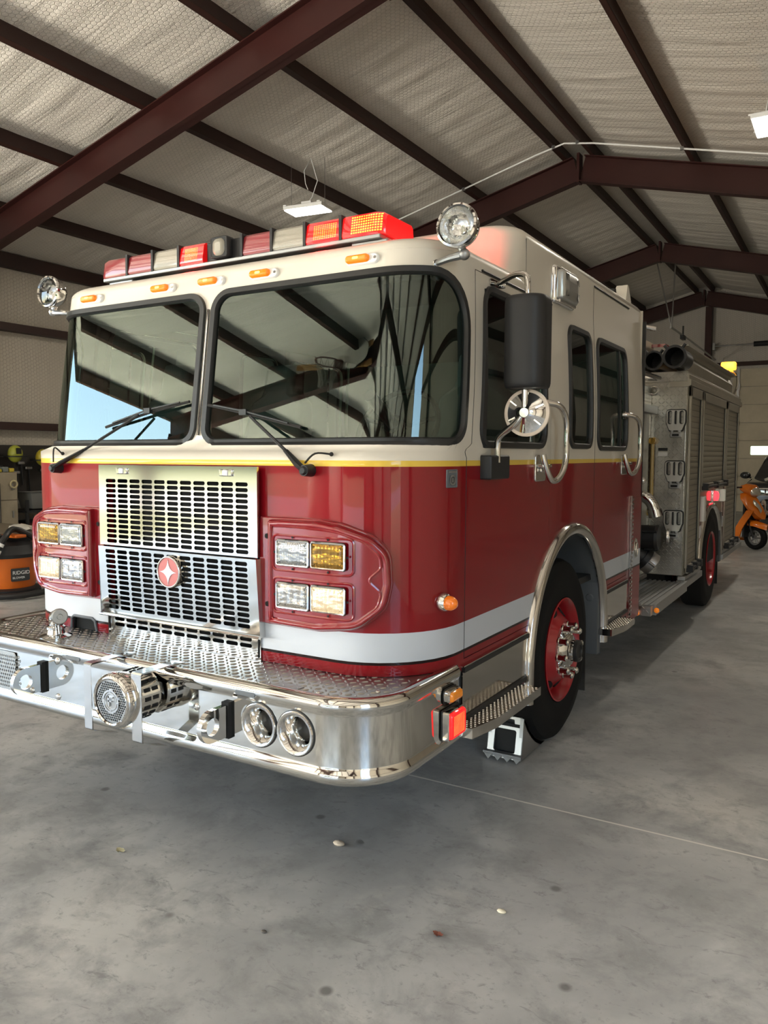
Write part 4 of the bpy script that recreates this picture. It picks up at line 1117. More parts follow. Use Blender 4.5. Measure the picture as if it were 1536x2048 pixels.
# tow eyes
for x, s_ in ((-.565, 1), (.565, -1)):
    out = [(-.30, .70), (-.30, .575)] + [(-.375 + .0625 * cos(a), .6375 + .0625 * sin(a)) for a in [PI * 1.5 - k * PI / 12 for k in range(13)]]
    mb = MB(); 
    for s2 in (1, -1):
        mb.panel(out, [circ(-.375, .6375, .034, 20)], (lambda y, z, s2=s2, x=x: (Vector((x + s2 * .011, y, z)), Vector((s2, 0, 0)))), None, 0, .022 if s2 == 1 else 0)
    te = obj('tow_eye', mb, chrome, bp_, fix=False, label='chrome tow eye plate')
    mb = MB(); mb.bx((x - .018, -.296, .568), (x + .018, -.277, .71)); obj('tow_slot', mb, darkm, te)
    for dz in (.735, .542):
        pass
for x, z in ((-.46, .725), (-.46, .560), (.40, .66), (-.02, .60)):
    mb = MB(); mb.sphere((x, -.28, z), .016, 12, 8, 0, (1, .5, 1)); obj('face_bolt', mb, chrome, bp_)
for x in (-.34, .66):
    mb = MB(); mb.raised(rrect(x, .757, .10, .020, .009, 4), [(0, 0), (.001, .006), (.004, .006)], FX(-.284)); obj('edge_slot', mb, greyp, bp_)

# siren ----------------------------------------------------------------------------
C0 = Vector((.12, -.292, .685)); ax = Vector((0, -1, 0))
mb = MB(); mb.lathe(C0, ax, [(0, .085), (.004, .10), (.02, .104), (.10, .104), (.11, .108), (.125, .110), (.14, .112), (.165, .110), (.176, .102), (.18, .094), (.176, .088)], 48); sr = obj('siren', mb, chrome, bp_, label='round mechanical siren with grilled face')
hx = []
R_ = .088
for j in range(-9, 10):
    for i in range(-10, 11):
        x = (i + .5 * (j % 2)) * .0105; z = j * .0092
        rr = math.hypot(x, z)
        if rr < R_ - .006 and rr > .048: hx.append(circ(C0.x + x, C0.z + z, .0043, 8))
mb = MB(); mb.panel(circ(C0.x, C0.z, R_, 48), hx, FX(C0.y - .172), None, 0, .003); obj('face_grille', mb, alu, sr, fix=False)
mb = MB(); mb.cyl(C0 + ax * .155, C0 + ax * .160, .09, .09, 32); obj('face_backing', mb, darkm, sr)
E_ = FX(C0.y - .172); cx, cz = C0.x, C0.z
mb = MB(); mb.raised(circ(cx, cz, .047, 36), [(0, 0), (0, .004), (.007, .004), (.008, -.001)], E_, cap=False)
mb.raised(circ(cx, cz, .035, 36), [(0, 0), (0, .003), (.004, .003), (.005, -.001)], E_, cap=False)
for a in range(4):
    q = a * PI / 2; mb.box((cx + .041 * cos(q), C0.y - .174, cz + .041 * sin(q)), (.012 if a % 2 == 0 else .005, .005, .005 if a % 2 == 0 else .012))
def letterF(mb, x, z, s_):
    for a, b, w, h in ((-.5, -1, .32, 2), (-.5, .70, 1.25, .30), (-.5, -.05, .95, .28)): mb.bx((x + a * s_, C0.y - .178, z + b * s_), (x + (a + w) * s_, C0.y - .172, z + (b + h) * s_))
letterF(mb, cx - .002, cz, .021); obj('face_emblem', mb, chrome, sr)
mb = MB()
for k in range(18):
    a = k * PI / 9
    for t in (.035, .075):
        p = C0 + ax * t + Vector((cos(a), 0, sin(a))) * .1035
        mb.box(p, (.004, .028, .016), 0, Matrix.Rotation(-a, 3, 'Y'))
obj('side_slot', mb, darkm, sr)
# flat bar guards beside the siren
for x, w in ((-.055, .045), (.232, .055)):
    pts = [(.70, -.20), (.795, -.20)] if False else [(-.20, .797), (-.29, .803), (-.43, .803), (-.436, .797), (-.436, .535), (-.43, .528), (-.36, .50), (-.30, .48)]
    mb = MB(); mb.rings([[Vector((x - w / 2, y, z)), Vector((x + w / 2, y, z)), Vector((x + w / 2, y + (.006 if z < .79 and z > .53 else 0), z + (.006 if z > .79 else 0))), Vector((x - w / 2, y + (.006 if z < .79 and z > .53 else 0), z + (.006 if z > .79 else 0)))] for y, z in pts]); obj('siren_guard', mb, stainless, bp_, bevel=.001, label='flat steel bar guard beside the siren')
# air horns
for x in (.722, .894):
    c = Vector((x, -.279, .645))
    mb = MB(); mb.lathe(c, ax, [(-.002, .083), (.008, .083), (.012, .080), (.012, .074), (.004, .066), (-.02, .05), (-.06, .036), (-.12, .028), (-.20, .024), (-.20, .001)], 40); h = obj('air_horn', mb, chrome, bp_, label='chrome air horn bell in the bumper', angle=50)
    mb = MB(); mb.lathe(c, ax, [(-.001, .0865), (.004, .0865), (.005, .083)], 40); obj('horn_gasket', mb, rubber, h)
    mb = MB(); mb.cyl(c + ax * -.19, c + ax * -.185, .022); obj('horn_throat', mb, darkm, h)
# speaker grille at the far end
hs = []
for j in range(9):
    for i in range(16):
        hs.append(rpoly([(x, z) for x, z in [(-.985 + i * .0155 + .008 * (j % 2) - .006, .557 + j * .018), (-.985 + i * .0155 + .008 * (j % 2), .550 + j * .018), (-.985 + i * .0155 + .008 * (j % 2) + .006, .557 + j * .018), (-.985 + i * .0155 + .008 * (j % 2), .564 + j * .018)]], 0))
def bface(U, z):  # on the curved end of the bumper
    W, yf_, rc = 1.245 - .0, -.285, .262
    x = U
    if x > -(W - rc): return Vector((x, yf_ + .002, z)), Vector((0, -1, 0))
    a = (-(W - rc) - x) / rc; return Vector((-(W - rc) - rc * sin(a), yf_ + rc - rc * cos(a) + .002, z)), Vector((-sin(a), -cos(a), 0))
mb = MB(); mb.panel(rrect(-.885, .630, .25, .185, .012, 3), hs, bface, None, .004, .004); sg = obj('speaker_grille', mb, alu, bp_, fix=False)
mb = MB(); mb.panel(rrect(-.885, .630, .25, .185, .012, 3), [], bface, .05, .001); obj('speaker_backing', mb, mat('speaker_back', (.12, .12, .12), .5), sg, fix=False)
# side lamps on the bumper end
F = SX(1.241)
mb = MB(); mb.raised(rrect(.285, .698, .125, .062, .02, 4), [(0, 0), (0, .004)], F); a = obj('bumper_marker_lamp', mb, rubber, bp_, label='amber marker lamp in a chrome bezel')
mb = MB(); mb.raised(rrect(.285, .698, .118, .056, .02, 4), [(0, .003), (.002, .024), (.006, .028), (.009, .026)], F, cap=False); obj('bezel', mb, chrome, a)
mb = MB(); mb.raised(rrect(.285, .698, .104, .043, .014, 4), [(0, .02), (.004, .036), (.012, .04)], F); obj('lens', mb, mat('amber_side', (.62, .20, .01), .14, 0, .8, emit=(1, .28, .01), estr=.12), a)
mb = MB(); mb.raised(rrect(.285, .585, .155, .128, .008, 3), [(0, 0), (0, .005)], F); a = obj('warning_flasher', mb, rubber, bp_, label='lit red warning flasher on the bumper end')
mb = MB(); mb.raised(rrect(.285, .585, .146, .120, .008, 3), [(0, .004), (0, .030), (.004, .034), (.008, .032)], F, cap=False); obj('bezel', mb, chrome, a)
mb = MB(); mb.raised(rrect(.285, .585, .136, .110, .016, 3), [(0, .028), (.003, .042), (.008, .046)], F); obj('lens', mb, ledgrid('lit_flasher', .235, .335, .545, .625, (1, 2), (1, .17, .03), 1.0, 10, 14, glow=.8), a)

# cab interior ------------------------------------------------------------------------
mb = MB(); mb.rings([[(x, .22, 1.70), (x, .34, 1.72), (x, .60, 1.70), (x, .78, 1.62), (x, .80, 1.35), (x, .25, 1.35)] for x in (-1.12, 1.12)]); obj('dashboard', mb, mat('dash_grey', (.03, .034, .034), .7), T, bevel=.03, seg=3)
mb = MB(); mb.bx((-.42, .8, .9), (.42, 2.0, 1.58)); obj('engine_cover', mb, interior, T, bevel=.08, seg=4)
mb = MB(); mb.bx((-1.17, .3, .86), (1.17, 3.57, .90)); obj('cab_floor', mb, rubber, T)
mb = MB(); mb.bx((-1.12, .50, 2.44), (1.12, 3.55, 2.46)); hl_ = obj('headliner', mb, interior, T)
mb = MB(); mb.rings([[(x, .42, 2.40), (x, .46, 2.46), (x, .82, 2.46), (x, .80, 2.36)] for x in (-1.08, 1.08)]); ov = obj('overhead_console', mb, mat('console_dark', (.02, .022, .022), .7), hl_, bevel=.02)
mb = MB(); mb.bx((-1.17, 3.50, .9), (1.17, 3.52, 2.72)); obj('crew_wall', mb, mat('crew_wall_grey', (.16, .165, .155), .8), T)
for x in (-.72, .72):
    mb = MB(); mb.bx((x - .24, 1.05, 1.28), (x + .24, 1.55, 1.42)); st_ = obj('seat', mb, seat_m, T, bevel=.05, seg=3)
    mb = MB(); mb.rings([[(x + a * w, y, z) for a, y in ((-1, y0), (1, y0), (1, y0 + .16), (-1, y0 + .16))] for z, w, y0 in ((1.40, .25, 1.50), (1.75, .25, 1.56), (2.0, .22, 1.61), (2.06, .13, 1.63), (2.26, .12, 1.66))]); obj('backrest', mb, seat_m, st_, bevel=.04, seg=3)
    mb = MB(); mb.bx((x - .15, 1.1, .9), (x + .15, 1.5, 1.3)); obj('pedestal', mb, interior, st_)
c = Vector((.66, .86, 1.79)); a_, b_ = Vector((1, 0, 0)), Vector((0, .5, .87)).normalized()
mb = MB(); mb.tube([c + (a_ * cos(t) + b_ * sin(t)) * .22 for t in [k * PI / 16 for k in range(32)]], .014, 8, closed=True); sw = obj('steering_wheel', mb, blackp, T)
mb = MB(); 
for t in (.3, 2.84, -1.57): mb.tube([c, c + (a_ * cos(t) + b_ * sin(t)) * .215], .012, 6)
n_ = a_.cross(b_); mb.cyl(c, c + n_ * .05, .05); mb.cyl(c, c - n_ * -.3, .03); obj('steering_column', mb, blackp, sw)

# ================================================================ fire engine: pump and body
BX = 1.25
# pump module between cab and body
pump_m = mat('pump_panel', (.30, .29, .27), .35, .9, var=(6, .5))
mb = MB(); mb.bx((-.93, 3.70, .50), (.93, 5.19, 2.30)); pm = obj('pump_module', mb, tread_body, T, label='bright tread plate pump module')
mb = MB(); mb.bx((.93, 3.80, .60), (.945, 5.05, 2.05)); pp = obj('pump_panel', mb, pump_m, pm)
for j, (y, z) in enumerate(((4.0, 1.9), (4.22, 1.9), (4.0, 1.68), (4.22, 1.68), (4.55, 1.85))):
    mb = MB(); mb.cyl((.945, y, z), (.975, y, z), .085, n=24); g = obj('pressure_gauge', mb, blackp, pp)
    mb = MB(); mb.cyl((.975, y, z), (.978, y, z), .07, n=24); obj('dial', mb, white_plastic, g)
mb = MB(); mb.bx((.80, 3.68, 2.05), (.99, 5.19, 2.12)); obj('shelf_edge', mb, alu, pm)
# intakes
mb = MB(); mb.cyl((.94, 4.75, .93), (1.10, 4.75, .93), .105, n=28); mb.cyl((1.10, 4.75, .93), (1.125, 4.75, .93), .115, .105, 28)
for k in range(3):
    a = k * 2.09 + .5; mb.cyl((1.0, 4.75 + .11 * cos(a), .93 + .11 * sin(a)), (1.12, 4.75 + .11 * cos(a), .93 + .11 * sin(a)), .014)
ic = obj('intake_cap', mb, blackp, pm, angle=30, label='large black steamer intake cap')
mb = MB(); mb.lathe((1.135, 4.98, .92), (1, .15, 0), [(0, .02), (.01, .075), (.03, .075), (.032, .05), (.02, .045)], 24); obj('intake_knob_ring', mb, chrome, pm)
d = Vector((.75, .30, -.62)).normalized(); o_ = Vector((.97, 4.80, .74))
mb = MB(); mb.cyl(o_ - d * .1, o_, .085, n=24); mb.cyl(o_, o_ + d * .05, .10, n=24); oc = obj('discharge_cap', mb, blackp, pm)
mb = MB(); mb.lathe(o_, d, [(.05, .098), (.06, .105), (.12, .105), (.125, .095), (.125, .001)], 26)
for k in range(2):
    a = k * PI; A, B = frame(d); mb.cyl(o_ + d * .06 + A * .1 * cos(a), o_ + d * .12 + A * .125 * cos(a), .014)
obj('cap_ring', mb, alu, oc)
mb = MB(); mb.tube(smooth([(.93, 4.55, 1.30), (1.03, 4.55, 1.30), (1.09, 4.56, 1.25), (1.12, 4.57, 1.17)], 5), .05, 14); mb.cyl((1.115, 4.57, 1.19), (1.13, 4.575, 1.13), .062, n=20); obj('chrome_discharge', mb, chrome, pm, label='chrome side discharge elbow')
mb = MB(); mb.cyl((.95, 4.3, 1.45), (1.06, 4.3, 1.45), .018); mb.sphere((1.07, 4.3, 1.45), .03); obj('valve_handle', mb, chrome, pm)
mb = MB(); mb.tube([(.98, 3.75, 2.33), (1.10, 3.80, 2.33), (1.12, 4.6, 2.33)], .02, 8); obj('handrail', mb, stainless, pm)
# running board by the pump
mb = MB(); mb.bx((.85, 3.72, .445), (1.275, 5.18, .475))
for k in range(9): mb.bx((.87 + k * .044, 3.74, .475), (.892 + k * .044, 5.17, .485))
rb = obj('running_board', mb, alu, T, bevel=.003, label='ribbed aluminium running board')
mb = MB(); mb.bx((1.275, 3.86, .40), (1.30, 5.18, .485)); obj('edge_rail', mb, alu, rb)
mb = MB(); mb.bx((1.15, 3.66, .425), (1.30, 3.73, .50)); obj('tread_corner', mb, tread_body, rb)
for y in (3.83, 3.64):
    mb = MB(); mb.sphere((1.31 if y > 3.7 else 1.20, y, .445), .022, 12, 8); obj('amber_marker', mb, amber, rb)

# body shell
body_m = tread_body
mb = MB(); mb.bx((-BX, 5.2, .53), (BX, 8.85, 2.44)); bd_ = obj('rear_body', mb, [tread_body], T, bevel=.01, label='tread plate equipment body')
side_m = mat('satin_aluminium', (.40, .37, .31), .42, .85, var=(3, .85)); red_side = mat('red_side', (.24, .006, .01), .15, 0, 1)
mb = MB(); mb.bx((BX, 5.86, .55), (BX + .006, 7.70, 1.37)); sp_ = obj('side_panel', mb, red_side, bd_)
mb = MB(); mb.bx((BX, 5.2, 1.37), (BX + .005, 8.85, 2.36)); mb.bx((BX, 5.2, .55), (BX + .005, 5.86, 1.37)); mb.bx((BX, 7.70, .55), (BX + .005, 8.85, 1.37)); obj('side_skin', mb, side_m, bd_)
mb = MB(); mb.bx((BX + .006, 5.88, .815), (BX + .009, 6.12, .94)); mb.bx((BX + .006, 7.5, .815), (BX + .009, 7.69, .94)); obj('reflective_stripe', mb, mat('reflective_white', (.78, .8, .82), .35), sp_)
slat_m = mat('roll_up_slat', (.36, .325, .26), .40, .75); t_ = NT(slat_m); z_ = t_.sep(t_.obj())[2]
fz = t_.math('FRACT', t_.math('MULTIPLY', z_, 1 / .055)); ln = t_.math('LESS_THAN', fz, .09)
t_.link(t_.mix(ln, (.36, .325, .26), (.10, .09, .07)), P(slat_m).inputs['Base Color'])
t_.link(t_.bump(t_.math('SINE', t_.math('MULTIPLY', fz, PI)), .5, .006), P(slat_m).inputs['Normal'])
for y0, y1, z0 in ((5.27, 5.85, .62), (6.0, 7.51, 1.37), (7.69, 8.65, .60)):
    mb = MB(); mb.bx((BX + .006, y0, z0), (BX + .012, y1, 2.22)); dr = obj('roll_up_door', mb, slat_m, bd_, label='roll-up shutter door')
    mb = MB(); mb.bx((BX + .006, y0 - .03, z0 - .02), (BX + .03, y0 + .015, 2.30)); mb.bx((BX + .006, y1 - .015, z0 - .02), (BX + .03, y1 + .03, 2.30)); mb.bx((BX + .006, y0 - .03, 2.21), (BX + .03, y1 + .03, 2.30)); obj('door_frame', mb, side_m, dr, bevel=.004)
    mb = MB(); mb.bx((BX + .01, y1 - .05, z0), (BX + .02, y1 - .015, 2.21)); obj('side_seal', mb, rubber, dr)
    mb = MB(); mb.bx((BX + .008, y0 + .02, z0 - .075), (BX + .035, y1 - .02, z0)); obj('bottom_bar', mb, side_m, dr, bevel=.004)
    mb = MB(); mb.tube([(BX + .06, y0 + .05, z0 - .03), (BX + .06, y1 - .05, z0 - .03)], .017, 8)
    for y in (y0 + .04, (y0 + y1) / 2, y1 - .04): mb.bx((BX + .02, y - .03, z0 - .06), (BX + .08, y + .03, z0 + .01))
    obj('lift_bar', mb, blackp, dr, bevel=.003)
# cornice above the doors
mb = MB()
sec = [(BX + .006, 2.30), (BX + .03, 2.31), (BX + .03, 2.36), (BX + .012, 2.37), (BX + .012, 2.41), (BX - .01, 2.43), (BX - .02, 2.438), (BX - .16, 2.44), (BX - .16, 2.30)]
mb.rings([[Vector((x, y, z)) for x, z in sec] for y in (5.19, 8.92)]); obj('cornice_moulding', mb, side_m, bd_, angle=20)
# hose bed walls
mb = MB(); mb.rings([[Vector((x, y, z)) for x, z in ((1.14, 2.46), (1.15, 2.60), (1.12, 2.66), (1.13, 2.70), (1.20, 2.705), (1.20, 2.715), (1.10, 2.715), (1.10, 2.46))] for y in (5.45, 8.95)]); obj('hose_bed_wall', mb, side_m, bd_, angle=20)
mb = MB(); mb.bx((.82, 5.20, 2.44), (.845, 5.6, 2.76)); mb.bx((-.2, 5.3, 2.44), (.82, 8.8, 2.60)); hb = obj('hose_bed', mb, side_m, bd_)
mb = MB(); mb.bx((.87, 5.4, 2.70), (1.0, 8.6, 2.73)); obj('red_tray', mb, red_side, hb)
mb = MB(); mb.tube([(.83, 5.0, 2.86), (.98, 5.05, 2.82)], .022, 10); mb.tube([(.86, 5.03, 2.86), (.86, 5.05, 2.46)], .014, 8); mb.sphere((.83, 5.0, 2.86), .035); obj('grab_post', mb, stainless, bd_)
mb = MB(); mb.tube([(.70, 4.95, 2.40), (1.03, 4.95, 2.36)], .022, 10); obj('short_handrail', mb, stainless, bd_)
# front face of the body: top trim, lamp, plates, rod, folding steps
F = FX(5.199)
mb = MB(); mb.bx((.86, 5.18, 2.35), (1.25, 5.20, 2.44)); obj('face_trim', mb, tread('tread_trim', (0, 2), .03, (.62, .60, .55), .3), bd_)
mb = MB(); mb.lathe((.95, 5.199, 2.27), (0, -1, 0), [(0, .045), (.01, .045), (.02, .04), (.03, .036), (.03, .03), (.02, .028)], 22); fl = obj('face_lamp', mb, chrome, bd_)
mb = MB(); mb.lathe((.95, 5.199, 2.27), (0, -1, 0), [(.02, .03), (.03, .02), (.034, .001)], 22); obj('lens', mb, lens_clr, fl)
mb = MB(); mb.raised(rrect(1.045, 1.72, .085, .028, .003, 2), [(0, 0), (0, .004)], F); obj('name_plate', mb, blackp, bd_)
mb = MB(); mb.raised(rrect(1.045, 1.675, .085, .036, .003, 2), [(0, 0), (0, .004)], F); obj('data_plate', mb, white_plastic, bd_)
mb = MB(); mb.raised(rrect(1.09, 1.66, .16, .28, .003, 2), [(0, 0), (0, .002)], F); obj('access_panel', mb, tread_body, bd_)
mb = MB(); mb.tube([(.955, 5.17, 1.78), (.955, 5.17, 1.14)], .018, 10); rd_ = obj('sight_tube', mb, mat('amber_tube', (.40, .27, .08), .3), bd_)
mb = MB()
for z in (1.80, 1.12): mb.cyl((.955, 5.13, z), (.955, 5.19, z), .03); mb.cyl((.955, 5.17, z - .03), (.955, 5.17, z + .03), .026)
obj('tube_fitting', mb, brass, rd_)
def fold_step(zc, x=1.16):
    w, h = .165, .165
    out = rpoly([(x - w / 2, zc + h * .62), (x + w / 2, zc + h * .62), (x + w / 2, zc - .01), (x + .055, zc - .085), (x - .055, zc - .085), (x - w / 2, zc - .01)], [.022, .022, .03, .012, .012, .03], 4)
    hl = [rrect(x + dx, zc + .035, ww, .125, ww * .48, 4) for dx, ww in ((-.052, .040), (0, .022), (.052, .040))]
    mb = MB(); mb.panel(out, hl, FX(5.150), None, 0, .022); s = obj('folding_step', mb, mat('cast_step', (.62, .60, .56), .38, .75), bd_, fix=False, label='cast aluminium folding step')
    mb = MB(); mb.bx((x - .05, 5.16, zc - .15), (x + .05, 5.20, zc - .10)); mb.bx((x - .045, 5.155, zc - .11), (x - .02, 5.185, zc - .06)); mb.bx((x + .02, 5.155, zc - .11), (x + .045, 5.185, zc - .06)); obj('step_bracket', mb, alu, s, bevel=.006)
    mb = MB(); mb.panel(rrect(x, zc - .127, .06, .02, .004, 2), [], FX(5.159), None, 0); obj('bracket_slot', mb, darkm, s, fix=False)
    mb = MB(); mb.panel(offset(out, .010), [offset(h_, -.007) for h_ in hl], FX(5.178), None, 0, .006); obj('step_shadow_outline', mb, rubber, s, fix=False)  # dark panel behind the step, painting its shadow and outline
for z in (1.98, 1.505, 1.04): fold_step(z)
# rear wheel arch, rub rail, wheels
RC = (6.75, .50)
mb = MB(); RG = []
pts = [(RC[0] + .735 * cos(math.radians(a)), RC[1] + .615 * sin(math.radians(a))) for a in range(180, -1, -5)]
for i, (y, z) in enumerate(pts):
    a = Vector(pts[min(i + 1, len(pts) - 1)]) - Vector(pts[max(i - 1, 0)]); a.normalize(); nn = Vector((-a.y, a.x))
    RG.append([Vector((BX + .004 + h, y + nn.x * d_, z + nn.y * d_)) for d_, h in [(-.034, 0), (-.03, .02), (0, .034), (.03, .02), (.034, 0)]])
mb.rings(RG, 0, False, False, False); obj('wheel_arch_trim', mb, stainless, bd_, angle=60)
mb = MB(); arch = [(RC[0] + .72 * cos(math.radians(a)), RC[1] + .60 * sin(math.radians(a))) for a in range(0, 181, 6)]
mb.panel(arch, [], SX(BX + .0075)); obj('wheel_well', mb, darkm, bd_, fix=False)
mb = MB(); mb.bx((1.22, 7.36, .42), (1.275, 7.46, 1.0)); obj('fender_liner', mb, greyp, bd_)
for y0, y1 in ((5.18, 6.02), (7.48, 9.2)):
    mb = MB(); mb.bx((BX - .05, y0, .43), (BX + .05, y1, .49)); mb.bx((BX - .04, y0, .49), (BX + .03, y1, .53)); obj('rub_rail', mb, alu, bd_, bevel=.006)
for s_ in (1, -1):
    wheel(6.72, 1.275, T, True, s_=s_); wheel(6.72, .92, T, True, s_=s_)
mb = MB(); mb.bx((.75, 7.48, .14), (1.24, 7.50, .5)); obj('mud_flap', mb, rubber, bd_)
# lamps above the rear wheel
F = SX(BX + .007)
mb = MB(); mb.raised(rrect(6.10, 1.115, .11, .26, .01, 3), [(0, 0), (0, .035), (.006, .04)], F); obj('white_lens_lamp', mb, mat('white_lens', (.72, .70, .66), .3), bd_)
mb = MB(); mb.raised(rrect(6.86, 1.215, .13, .14, .01, 3), [(0, 0), (0, .012), (.006, .016), (.012, .014)], F); a = obj('side_flasher', mb, chrome, bd_, label='lit red side flasher')
mb = MB(); mb.raised(rrect(6.86, 1.215, .10, .11, .03, 3), [(0, .012), (.004, .05), (.03, .06)], F); obj('lens', mb, mat('red_lit', (.8, .02, .02), .2, emit=(1, .03, .04), estr=2.6), a)
mb = MB(); mb.raised(rrect(7.42, 1.20, .09, .14, .01, 3), [(0, 0), (0, .045), (.006, .05)], F); obj('white_lens_lamp', mb, mat('white_lens_lit', (.8, .8, .7), .3, emit=(1, 1, .8), estr=.1), bd_)
# amber beacon at the back
mb = MB(); mb.cyl((1.10, 8.82, 2.44), (1.10, 8.82, 2.80), .02); mb.tube(smooth([(1.18, 8.86, 2.46), (1.22, 8.87, 2.60), (1.20, 8.86, 2.74), (1.12, 8.84, 2.78)], 4), .014, 6); bc = obj('beacon_post', mb, chrome, bd_)
mb = MB(); mb.bx((1.02, 8.78, 2.79), (1.20, 8.90, 2.895)); obj('amber_beacon', mb, mat('amber_beacon', (1, .6, .05), .3, emit=(1, .34, .02), estr=4), bc, bevel=.02, seg=3, label='brightly lit amber beacon')
l = bpy.data.lights.new('beacon_glow', 'POINT'); l.energy = 9; l.color = (1, .45, .04); l.shadow_soft_size = .05
o = bpy.data.objects.new('beacon_glow', l); COL.objects.link(o); o.location = (1.1, 8.55, 2.9)
# hard suction hoses lying in the side trough
def suction(x, z, y0, y1, r, label):
    t = thing('suction_hose', label, 'hose', (x, y0, z - r), 0, 'black suction hoses on the body')
    n = int((y1 - y0) / .03); pr = [(0, r * .86), (0, r), (.05, r), (.06, r * .93)] + [(.06 + k * .03, r * (.93 + .035 * (k % 2))) for k in range(1, n)]
    mb = MB(); mb.lathe((x, y0, z), (0, 1, 0), pr, 26); mb.lathe((x, y0, z), (0, 1, 0), [(0, r * .86), (.25, r * .84), (.25, .001)], 26); obj('hose_tube', mb, rubber, t)
    mb = MB(); mb.lathe((x, y0, z), (0, 1, 0), [(-.012, r * .86), (-.012, r * 1.07), (.05, r * 1.07), (.055, r)], 26)
    for a in (.9, 2.3): mb.cyl((x + r * cos(a), y0 + .02, z + r * sin(a)), (x + 1.45 * r * cos(a), y0 + .02, z + 1.45 * r * sin(a)), .014)
    obj('coupling', mb, blackp, t)
suction(1.16, 2.558, 5.02, 5.435, .098, 'nearer black suction hose end on top of the equipment body')
suction(.955, 2.545, 5.12, 8.3, .085, 'black suction hose lying inside the trough beside the nearer one')


# basketball goal on the rafter in front of the engine (seen mirrored in the windscreen)
t = thing('hanging_basketball_goal', 'white fan shaped basketball goal fixed to a rafter, mirrored in the windshield', 'basketball goal', (-5.0, -7.7, 5.2))
bo = rpoly([(-.60, .08), (-.50, -.14), (-.30, -.30), (.30, -.30), (.50, -.14), (.60, .08), (.30, .33), (-.30, .33)], [.06, .06, .06, .06, .06, .06, .22, .22], 5)
F = lambda a, b: (Vector((-5.0 - a, -7.66, 5.66 + b)), Vector((0, 1, 0)))
mb = MB(); mb.panel(bo, [], F, None, .02, .03); obj('backboard', mb, mat('board_white', (.72, .70, .66), .4), t, fix=False)
mb = MB(); mb.tube([F(a, b)[0] + Vector((0, .01, 0)) for a, b in bo], .012, 6, closed=True); obj('board_edge', mb, blackp, t)
for z in (5.46, 5.80):
    mb = MB(); mb.rings([[Vector((x, y, z + dz - (x + 5.0) * -.0)) for y, dz in ((-7.73, -.05), (-7.69, -.05), (-7.69, .05), (-7.73, .05))] for x in (-5.95, -4.1)]); obj('timber_batten', mb, tan_wood, t)
mb = MB(); mb.bx((-5.07, -7.64, 5.32), (-4.93, -7.56, 5.50)); mb.tube([(-5.0 + .23 * cos(a), -7.33 + .23 * sin(a), 5.36) for a in [k * PI / 14 for k in range(28)]], .011, 6, closed=True); obj('hoop_rim', mb, mat('rim_dark', (.06, .012, .01), .5), t)
mb = MB()
for k in range(12):
    a = k * PI / 6; b = a + PI / 6; c_ = (-5.0, -7.33)
    for q in (1, -1): mb.tube([(c_[0] + .23 * cos(a), c_[1] + .23 * sin(a), 5.36), (c_[0] + .17 * cos(a + q * .26), c_[1] + .17 * sin(a + q * .26), 5.20), (c_[0] + .12 * cos(a), c_[1] + .12 * sin(a), 5.05), (c_[0] + .12 * cos(a + q * .2), c_[1] + .12 * sin(a + q * .2), 4.92)], .005, 4)
obj('net', mb, mat('net_grey', (.25, .24, .22), .8), t)

# ================================================================ things around the engine
# wheel chock in front of the front tyre
t = thing('wheel_chock', 'ribbed silver aluminium wheel chock against the front tyre', 'wheel chock', (1.03, 1.5, 0))
x0, x1 = .925, 1.125
side = [(1.405, .012), (1.440, .235), (1.452, .235)] + [(1.905 - .537 * cos(a), .53 - .537 * sin(a)) for a in [math.radians(k) for k in (36, 48, 60, 70, 78)]] + [(1.78, .006)]
mb = MB()
for xa, xb in ((x0, x0 + .02), (x1 - .02, x1)): mb.rings([[Vector((x, y, z)) for y, z in side] for x in (xa, xb)])
mb.rings([[Vector((x, y, z)) for y, z in [(1.905 - .537 * cos(a), .53 - .537 * sin(a)) for a in [math.radians(k) for k in (34, 46, 58, 68, 76)]] + [(1.905 - .556 * cos(a), .53 - .556 * sin(a)) for a in [math.radians(k) for k in (70, 62, 52, 42, 34)]]] for x in (x0, x1)]); obj('chock_body', mb, alu, t, label='cast side cheeks and curved back')
mb = MB(); gl2 = mp((0, 1.403, .012), (1, 0, 0), Vector((0, .05, .223)).normalized())
mb.panel([(x0, 0), (x1, 0), (x1 - .01, .228), (x0 + .01, .228)], [rrect((x0 + x1) / 2, .095, .125, .125, .012, 3), rpoly([(x0 + .05, .185), (x1 - .05, .185), (x1 - .055, .215), (x0 + .055, .215)], .006, 2)], gl2, None, .006, .02)
obj('front_frame', mb, mat('cast_bright', (.55, .55, .54), .35, .9), t, fix=False)
mb = MB(); mb.bx((x0 + .02, 1.435, .02), (x1 - .02, 1.445, .2)); obj('inner_web', mb, darkm, t)
mb = MB()
for k in range(4):
    xc = x0 + .02 + k * .055
    mb.rings([[Vector((xc - .026, y, .035)), Vector((xc + .026, y, .035)), Vector((xc, y, .002))] for y in (1.375, 1.405)])
mb.bx((x0 - .01, 1.375, .033), (x1 + .01, 1.41, .045)); obj('toothed_edge', mb, alu, t)
